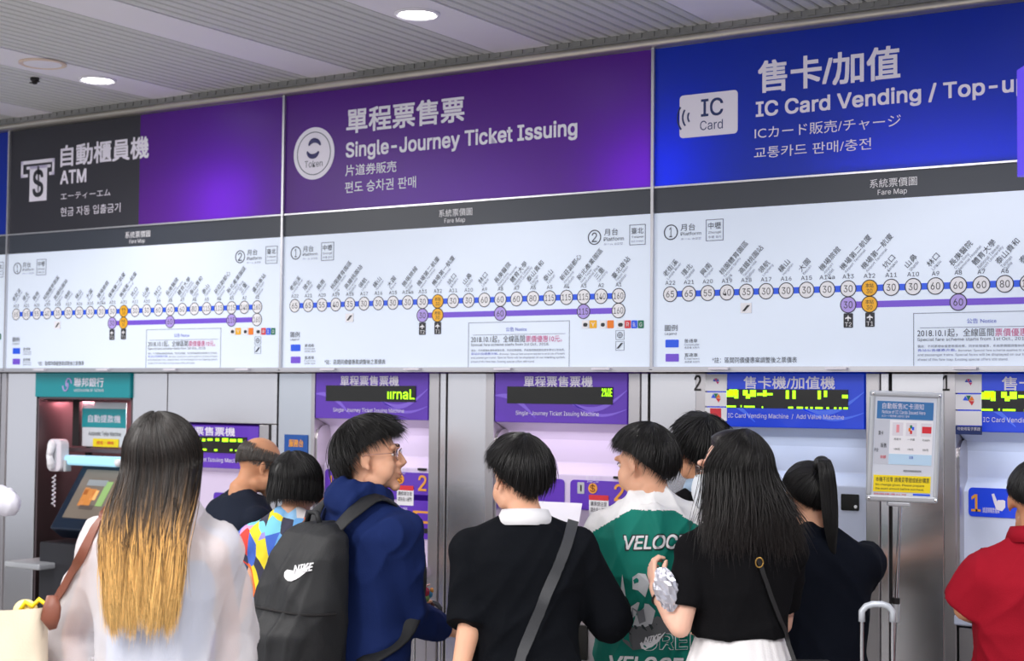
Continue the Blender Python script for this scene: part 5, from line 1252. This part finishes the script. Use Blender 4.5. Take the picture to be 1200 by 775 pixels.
me = o.data; bbvh = BVHTree.FromPolygons([p.Mi @ (wm(bp) @ v.co) for v in me.vertices], [tuple(q.vertices) for q in me.polygons])
for k in (-1, 1):
    pts = [Vector((k * .07, -.17, 1.355)), Vector((k * .095, -.12, 1.41)), Vector((k * .105, -.03, 1.455)), Vector((k * .11, .07, 1.40)), Vector((k * .125, .125, 1.28)), Vector((k * .15, .10, 1.12)), Vector((k * .175, .02, 1.0)), Vector((k * .16, -.13, .93))]
    pts = [p.M @ (q * s) for q in pts]; fine = []
    for i in range(len(pts) - 1):
        a0, a1, a2, a3 = pts[max(i - 1, 0)], pts[i], pts[i + 1], pts[min(i + 2, len(pts) - 1)]
        for t in (0, .25, .5, .75): fine.append(.5 * ((2 * a1) + (a2 - a0) * t + (2 * a0 - 5 * a1 + 4 * a2 - a3) * t * t + (3 * a1 - a0 - 3 * a2 + a3) * t ** 3))
    MB().tube(fine + [pts[-1]], .032, 12, flat=.25, up=tuple(p.M.to_3x3() @ Vector((k * .3, 0, 1)))).build('shoulder_strap', mbk, bp, smooth=True)
MB().tube([p.M @ (Vector(q) * s) for q in ((-.05, -.2, 1.37), (-.035, -.2, 1.405), (.005, -.2, 1.405), (.02, -.2, 1.37))], .009, 8).build('grab_handle', mbk, bp, smooth=True)
def bdecal(shapes, nm, m, off=.003):
    o = p.decal(shapes, nm, m, parent=None, off=off, bvh=bbvh); o.parent = bp; o.data.transform(wm(bp).inverted() @ p.M); return o
def sw(pts): return [(pts, [tuple(range(len(pts)))])]
def strip_shape(top, bot):
    vs = list(top) + list(bot); n = len(top); return [(vs, [(i, i + 1, n + i + 1, n + i) for i in range(n - 1)])]
swt = [(333, 668), (335, 671), (340, 673), (346, 671.5), (352, 668.5), (358, 665.5), (365, 661)]; swb = [(336.5, 680), (341, 681.5), (346, 680.5), (351, 677.5), (356, 673.5), (361, 668.5), (365.5, 661.5)]
M_prt = mat('print_white', (232, 232, 236), .6)
bdecal(strip_shape([(333.5, 676), (334, 671), (337, 668)] + [(345, 669.5), (352, 667.5), (359, 664.5), (366.5, 660)], [(335, 679), (338, 681.5), (342, 682)] + [(347, 680), (352, 677), (358, 671.5), (366.8, 660.4)]), 'swoosh_print', M_prt)
bdecal(text_px('NIKE', 345, 672.5, 368, 664, .35, .3, -4), 'brand_lettering', M_prt, off=.0045)
# zips
for zz, aa, bb_ in ((1.10, .180, .1), ):
    pts = []
    for i in range(17):
        q = PI + PI * i / 16; pts.append(p.M @ (Vector((-.02 + (aa + .004) * math.copysign(abs(math.cos(q)) ** (2 / 3.2), math.cos(q)), y0 - bb_ + (bb_ + .006) * math.copysign(abs(math.sin(q)) ** (2 / 3.2), math.sin(q)), zz)) * s))
    MB().tube(pts, .004, 6).build('zip', M_dark, bp)
# charms hanging by the boy's sleeve
kc = thing('charm_bundle', 'small bundle of colourful keyring charms held by the boy', 'charms', tuple(onD(492, 702, 5.35)))
for q, r, cm in (((500, 709), .008, (90, 60, 60)), ((488, 705), .014, (210, 190, 110)), ((493, 701), .012, (120, 150, 90)), ((492, 694), .015, (150, 30, 60)), ((497, 697), .01, (60, 130, 170)), ((484, 708), .012, (230, 220, 215)), ((499, 692), .008, (220, 150, 80)), ((490, 710), .01, (190, 200, 210))):
    c = onD(q[0] + 7, q[1], 5.35); MB().ell(c, (r, r * .6, r * 1.2)).build('charm', mat('charm_%d' % cm[0], cm, .4), kc, smooth=True)
MB().tube([onD(492, 690, 5.35), onD(504, 685, 5.35)], .003, 6).build('charm_stick', mat('charm_pink', (240, 190, 180), .5), kc)

# --- man in black sweater
p = Person('short-haired man in black sweater with white collar and grey crossbody strap', (615, 509), 4.75, R_(4), 'm', SK, headyaw=R_(22), headpitch=R_(-10), lean=.03)
p.arm(-1, ('px', 555, 712, -.08), ('px', 536, 800, -.2), curl=.5); p.arm(1, ('px', 712, 722, .02), ('px', 690, 690, .5), curl=.6); p.body(.007)
p.shirt(M_blk2, 'sweater', sleeve='elbow', hem=.86, g=.026, gs=.032, fold=.016, voxel=.009, neck=1.44)
def collar(p, m, z=.0, r=.066, h=.045, lab='white shirt collar'):
    s = p.s; n_ = p.neck; vs = []; fs = []; N = 40
    for j, (dr, dz) in enumerate(((.002, -.045), (-.004, .004), (.002, .010), (.012, -.012), (.020, -.04))):
        for i in range(N + 1):
            a = -PI / 2 - 2.75 + 5.5 * i / N; q = r + dr; vs.append(n_ + Vector((q * math.cos(a), q * math.sin(a) * 1.02 - .012, dz + z + .010 * -math.sin(a) + .0)) * s)
    for j in range(4):
        for i in range(N): fs.append((j * (N + 1) + i, j * (N + 1) + i + 1, (j + 1) * (N + 1) + i + 1, (j + 1) * (N + 1) + i))
    o = MB().add(vs, fs).build('collar', m, p.root, smooth=True, world=False, label=lab); q = o.modifiers.new('t', 'SOLIDIFY'); q.thickness = .003
collar(p, M_whc, -.010, r=.073)
p.trousers(M_greyc)
p.hair(H_black, n=3000, rad=.0012, front=1.5, side=1.5, back=2.18, R=(.091, .110, .110), mess=.018, seed=7)
strap_m = mat('strap_grey', (58, 60, 64), .6, bump=.2, bs=200)
M, A_ = p.ribbon([(672, 610), (663, 640), (652, 668), (640, 698), (626, 730), (613, 765), (606, 790)], .034, None, '', off=.007, thick=.004)
cbg = thing('crossbody_bag', 'dark grey crossbody bag worn by the man in the black sweater', 'bag', tuple(onD(575, 800, 4.8))); M.build('strap', strap_m, cbg, smooth='angle')
c = onD(580, 803, 4.68); MB().obox(c, _R0 * .115, Vector((_F.x, _F.y, 0)) * .045, (0, 0, .1)).build('bag_body', mat('bag_slate', (86, 92, 98), .6, bump=.2, bs=150), cbg, bevel=.02)
MB().obox(c + Vector((0, 0, .05)) - Vector((_F.x, _F.y, 0)) * .047, _R0 * .1, Vector((_F.x, _F.y, 0)) * .002, (0, 0, .004)).build('zip', M_grey, cbg)
# leaflet on the ticket machine before him
lf = [onY(620, 588, -.02), onY(682, 591, -.02), onY(678, 615, -.14), onY(640, 614, -.14)]
M = MB(); M.prism(lf, (0, .002, .003)); o = props(M.build('leaflet', M_whiteb, None), 'white paper leaflet lying at the ticket machine beyond the black sweater man', 'paper')

# --- man in green jersey
p = Person('man in green and white sports jersey looking aside beside the masked woman', (762, 495), 5.12, R_(-10), 'm', SK, headyaw=R_(58), headpitch=R_(-12), lean=.02, hx=-.02)
p.arm(-1, ('px', 712, 700, -.05), ('px', 745, 742, .3), curl=.5); p.arm(1, (.27, .05, 1.08), (.16, .30, 1.05)); p.body(.007)
grn = cloth('jersey_green', (24, 122, 108), .6, b=.1); jw = cloth('jersey_white', (238, 238, 240), .7, b=.1)
p.shirt([grn, jw], 'jersey', sleeve='half', hem=.86, g=.034, gs=.034, fold=.018, neck=1.47, voxel=.0055,
        assign=lambda c: (c[:, 2] > 1.425 * p.s - .60 * np.maximum(0, np.abs(c[:, 0]) - .07)).astype(int))
p.trousers(M_denim)
p.hair(H_black, n=3000, rad=.0012, front=1.5, side=1.45, back=2.1, R=(.089, .110, .108), mess=.018, seed=8)
ol = mat('jersey_ink', (20, 40, 44), .6)
p.decal(text_px('VELOCE', 731, 645, 806, 628, 1.1, .2, -1.5), 'lettering_outline', ol, off=.003)
p.decal(text_px('VELOCE', 732, 644, 805, 629, .5, .2, -1.5), 'jersey_lettering', M_prt, off=.0045)
p.decal(text_px('GREEN', 752, 762, 842, 744, .9, 0, -2), 'lettering_outline', M_prt, off=.003)
p.decal(text_px('GREEN', 752, 762, 842, 744, .2, 0, -2), 'jersey_lettering', grn, off=.0045)
p.decal(text_px('VELOCE', 716, 785, 800, 769, .7, .2, 3), 'jersey_lettering', M_prt, off=.0045)
wing = mat('print_silver', (196, 200, 206), .6); wing2 = mat('print_shadow', (120, 124, 132), .6)
p.decal(strip_shape([(730, 673), (734, 700), (739, 712), (748, 706), (760, 708), (768, 716)], [(727, 700), (728, 716), (735, 724), (743, 735), (755, 738), (764, 732)]), 'wing_print', wing, off=.004)
p.decal(strip_shape([(742, 712), (748, 716), (754, 713)], [(741, 720), (749, 731), (757, 728)]), 'wing_shadow', wing2, off=.0055)
p.decal(sw([(741, 677), (748, 672), (757, 673), (762, 684), (756, 700), (748, 692), (742, 690)]), 'wing_print', wing, off=.004)
shd = mat('print_grey', (92, 94, 98), .6)
p.decal(strip_shape([(728, 728), (740, 735), (755, 733), (770, 722), (785, 728)], [(730, 752), (742, 762), (758, 760), (772, 752), (786, 742)]), 'shoe_print', shd, off=.004)
for k in range(5): p.decal(strip_shape([(733 + k * 9, 733 - k * .5), (738 + k * 9, 744 - k)], [(736 + k * 9, 733 - k * .5), (742 + k * 9, 744 - k)]), 'shoe_stripe', ol, off=.0055)
p.decal(strip_shape([(750, 755), (753, 752), (762, 754), (771, 749), (780, 741)], [(752, 760), (757, 761), (765, 758), (772, 753), (780.4, 741.5)]), 'swoosh_print', M_prt, off=.006)
p.decal(text_px('NIKE', 755, 755, 775, 748, .3, .3, -5), 'brand_lettering', M_prt, off=.008)

# --- person between the green jersey and the long hair
p = Person('dark-haired person in dark top half hidden behind the long-haired woman', (822, 488), 5.6, R_(18), 'm', SK2)
p.arm(-1, (-.22, .0, 1.1), (-.22, .08, .86)); p.arm(1, (.22, .0, 1.1), (.22, .08, .86)); p.body(.009); p.shirt(M_blk, fold=.012); p.trousers(M_denim); collar(p, cloth('cloth_skyblue', (176, 200, 226)), lab='pale blue collar')
p.hair(H_black, n=2000, rad=.0015, front=1.4, side=1.6, back=2.0, R=(.095, .114, .112), mess=.03, seed=9)

# --- long-haired woman in black tee
p = Person('long-haired woman in black tee and white skirt wearing a face mask', (866, 502), 4.6, R_(6), 'f', SKF, headyaw=R_(56), headpitch=R_(-4), hx=-.0)
p.arm(-1, ('px', 797, 735, -.12), ('px', 772, 697, -.02), hd=p.Mi.to_3x3() @ (_U0 * .85 - _R0 * .25 + _F * .35), pn=p.Mi.to_3x3() @ (_R0 * .9 + _F * .2), curl=.75, thumb=1)
p.arm(1, (.165, .12, 1.10), (.04, .30, 1.06)); p.body(.005)
p.shirt(M_blk, 'tee', sleeve='short', hem=1.085, g=.018, gs=.014, fold=.010, neck=1.46, voxel=.007, flare=1.0)
wsk = cloth('cloth_skirt_white', (236, 234, 236)); p.skirt(wsk, 1.10, .5, 1.2); p.shoes((236, 236, 236))
for k in range(2): pass
p.hair(H_dark, 'long', n=4800, rad=.0011, length=.215, R=(.091, .110, .106), ybk=-.128, widen=.18, mess=.05, seed=12)
glasses(p, mat('frame_black', (20, 20, 22), .3))
def mask(p):
    Hm = p.Hm; vs = []; fs = []; nu, nv = 14, 9
    for j in range(nv):
        for i in range(nu):
            u = -1 + 2 * i / (nu - 1); v = j / (nv - 1); a = u * 1.25; r = .072 + .03 * math.cos(a) * math.sin(PI * (.15 + .7 * v)); vs.append(Hm @ Vector((.078 * math.sin(a) * (1 if abs(u) < .9 else 1), .022 + r * math.cos(a), -.010 - .088 * v + .02 * abs(u) * (v - .3) * -1)))
    for j in range(nv - 1):
        for i in range(nu - 1): fs.append((j * nu + i, j * nu + i + 1, (j + 1) * nu + i + 1, (j + 1) * nu + i))
    o = MB().add(vs, fs).build('face_mask', mat('mask_white', (226, 232, 240), .7), p.root, smooth=True, world=False); q = o.modifiers.new('t', 'SOLIDIFY'); q.thickness = .0015
    for k in (-1, 1): MB().tube([Hm @ Vector((k * .074, .045, -.02)), Hm @ Vector((k * .082, .0, .012)), Hm @ Vector((k * .084, -.022, -.008)), Hm @ Vector((k * .08, -.01, -.04)), Hm @ Vector((k * .072, .045, -.08))], .0018, 6).build('ear_loop', M_whiteb, o, smooth=True, world=False)
mask(p); lw = p
A_ = p.arms[-1]; d_ = (A_['W'] - A_['E']).normalized(); c = A_['W'] - d_ * .012; a1 = d_.orthogonal().normalized(); a2 = d_.cross(a1)
o = MB().tube([p.M @ (c + (a1 * math.cos(q) + a2 * math.sin(q)) * .0275) for q in [i * PI / 12 for i in range(25)]], .0032, 8).build('hair_tie', M_dark, None, smooth=True); props(o, 'thin black hair tie on the wrist of the long-haired woman', 'hair tie')
# foil pouch in her hand
c = onD(781, 691, 4.47); M = MB(); g = np.random.default_rng(2)
vs = []; fs = []; nu, nv = 22, 14
for j in range(nv + 1):
    for i in range(nu):
        ph = PI * j / nv; a = 2 * PI * i / nu; r = 1 + g.uniform(-.13, .13); d = _R0 * (.036 * math.sin(ph) * math.cos(a) * r) + _F * (.022 * math.sin(ph) * math.sin(a) * r) + Vector((0, 0, .060 * math.cos(ph) * r)) + _R0 * (-.012 * math.cos(ph)); vs.append(c + d)
for j in range(nv):
    for i in range(nu): fs.append((j * nu + i, j * nu + (i + 1) % nu, (j + 1) * nu + (i + 1) % nu, (j + 1) * nu + i))
fp = thing('foil_pouch', 'crumpled silver-pink foil snack pouch in the hand of the long-haired woman', 'pouch', tuple(c))
M.add(vs, fs).build('pouch', mat('foil_silver', (214, 214, 226), .3, .75), fp)
c2_ = onD(765, 680, 4.6); M = MB(); M.ell(c2_, (.012, .012, .02)); M.ell(onD(772, 676, 4.585), (.012, .01, .014)); M.build('pouch_end', mat('foil_pink', (226, 160, 176), .35, .5), fp, smooth=True)
M, A_ = p.ribbon([(888, 655), (894, 676), (902, 700), (911, 725), (922, 750), (931, 775), (938, 800)], .013, None, '', off=.012, thick=.004)
q = thing('shoulder_bag', 'small black shoulder bag of the woman in the white skirt', 'bag', tuple(onD(942, 800, 4.5))); M.build('strap', mat('strap_black', (30, 30, 32), .5), q, smooth='angle')
o = MB().obox(onD(950, 810, 4.5), _R0 * .07, Vector((_F.x, _F.y, 0)) * .03, (0, 0, .09)).build('bag_body', mat('bag_black', (34, 34, 38), .5), q, bevel=.02)
c = A_[1] + Vector((0, -.004, .0)); MB().tube([c + _R0 * .011 * math.cos(t_) + Vector((0, 0, .014 * math.sin(t_))) - _F * .006 for t_ in [i * PI / 8 for i in range(17)]], .002, 6).build('buckle', mat('buckle_gold', (190, 150, 80), .3, .9), q, smooth=True)

# --- ponytail woman
p = Person('woman in dark tee with a high black ponytail at the blue machine', (955, 536), 4.95, R_(4), 'f', SK, headyaw=R_(20), headpitch=R_(-16), lean=.05)
p.arm(1, ('px', 1017, 662, .05), ('px', 1000, 665, .34), curl=.5); p.arm(-1, (-.23, .05, 1.1), (-.14, .30, 1.12)); p.body(.007)
p.shirt(M_blk3, 'tee', sleeve='half', hem=.78, g=.032, gs=.030, fold=.016, flare=1.05, voxel=.009, wide=1.06)
p.trousers(M_denim)
cap, H = p.hair(H_black, n=2600, rad=.0011, front=1.9, side=1.6, back=1.45, R=(.080, .100, .098), mess=.004, tilt=1.0, seed=14)
def pony():
    g = np.random.default_rng(5); n = 1500; k = 22; Hm = p.Hm; s = p.s
    tie = Vector((0, -.098, .085)); base = Hm @ tie
    ctl = [base, base + Vector((-.0, -.035, .022)) * s, base + Vector((.004, -.062, -.02)) * s, base + Vector((.01, -.065, -.09)) * s, base + Vector((.014, -.075, -.17)) * s, base + Vector((.016, -.095, -.27)) * s]
    rads = [.012, .022, .026, .028, .026, .010]; C_ = []; Rr = []
    for i in range(k):
        f = i / (k - 1) * (len(ctl) - 1); a = min(int(f), len(ctl) - 2); t = f - a; C_.append(np.array(ctl[a].lerp(ctl[a + 1], t))); Rr.append(rads[a] * (1 - t) + rads[a + 1] * t)
    C_ = np.array(C_); Rr = np.array(Rr)
    for _ in range(2): C_[1:-1] = (C_[:-2] + 2 * C_[1:-1] + C_[2:]) / 4
    a = g.uniform(0, 2 * PI, n); r = np.sqrt(g.uniform(0, 1, n)); P = np.zeros((n, k, 3)); P += C_[None]
    P[..., 0] += (r * np.cos(a))[:, None] * Rr[None] * s; P[..., 1] += (r * np.sin(a))[:, None] * Rr[None] * s * .7; P[..., 2] += g.uniform(-.03, .03, n)[:, None] * np.linspace(0, 1, k)[None]
    strands_mesh(P, .0012, 'ponytail', H_black, cap)
    M = MB(); M.ell(base + Vector((0, -.012, .006)) * s, (.030 * s, .026 * s, .027 * s)); M.build('hair_bun', H_black, cap, smooth=True, world=False)
pony()
MB().tube([p.Hm @ Vector(q) for q in ((-.083, .03, .045), (-.086, .01, .04))], .0025, 6).build('hair_clip', M_pole, p.root, world=False)

# --- man in red shirt at the right edge
p = Person('man in red polo shirt with cropped black hair at the picture edge', (1209, 536), 4.5, R_(6), 'm', SK2, headyaw=R_(-32), headpitch=R_(-10), lean=.02, hx=0)
p.arm(-1, ('px', 1131, 714, -.02), ('px', 1160, 725, .32), curl=.5); p.arm(1, (.26, .03, 1.08), (.16, .28, 1.05)); p.body(.008)
red = cloth('cloth_red', (146, 18, 36)); p.shirt(red, 'polo_shirt', sleeve='half', hem=.8, g=.034, gs=.034, fold=.016, flare=1.05, voxel=.009)
collar(p, red, .016, r=.078, lab='red polo collar'); p.trousers(M_denim)
p.hair(H_black, n=1800, rad=.0011, front=1.3, side=1.42, back=1.66, R=(.080, .100, .099), mess=.006, seed=15)

#PART3B
flush_text()
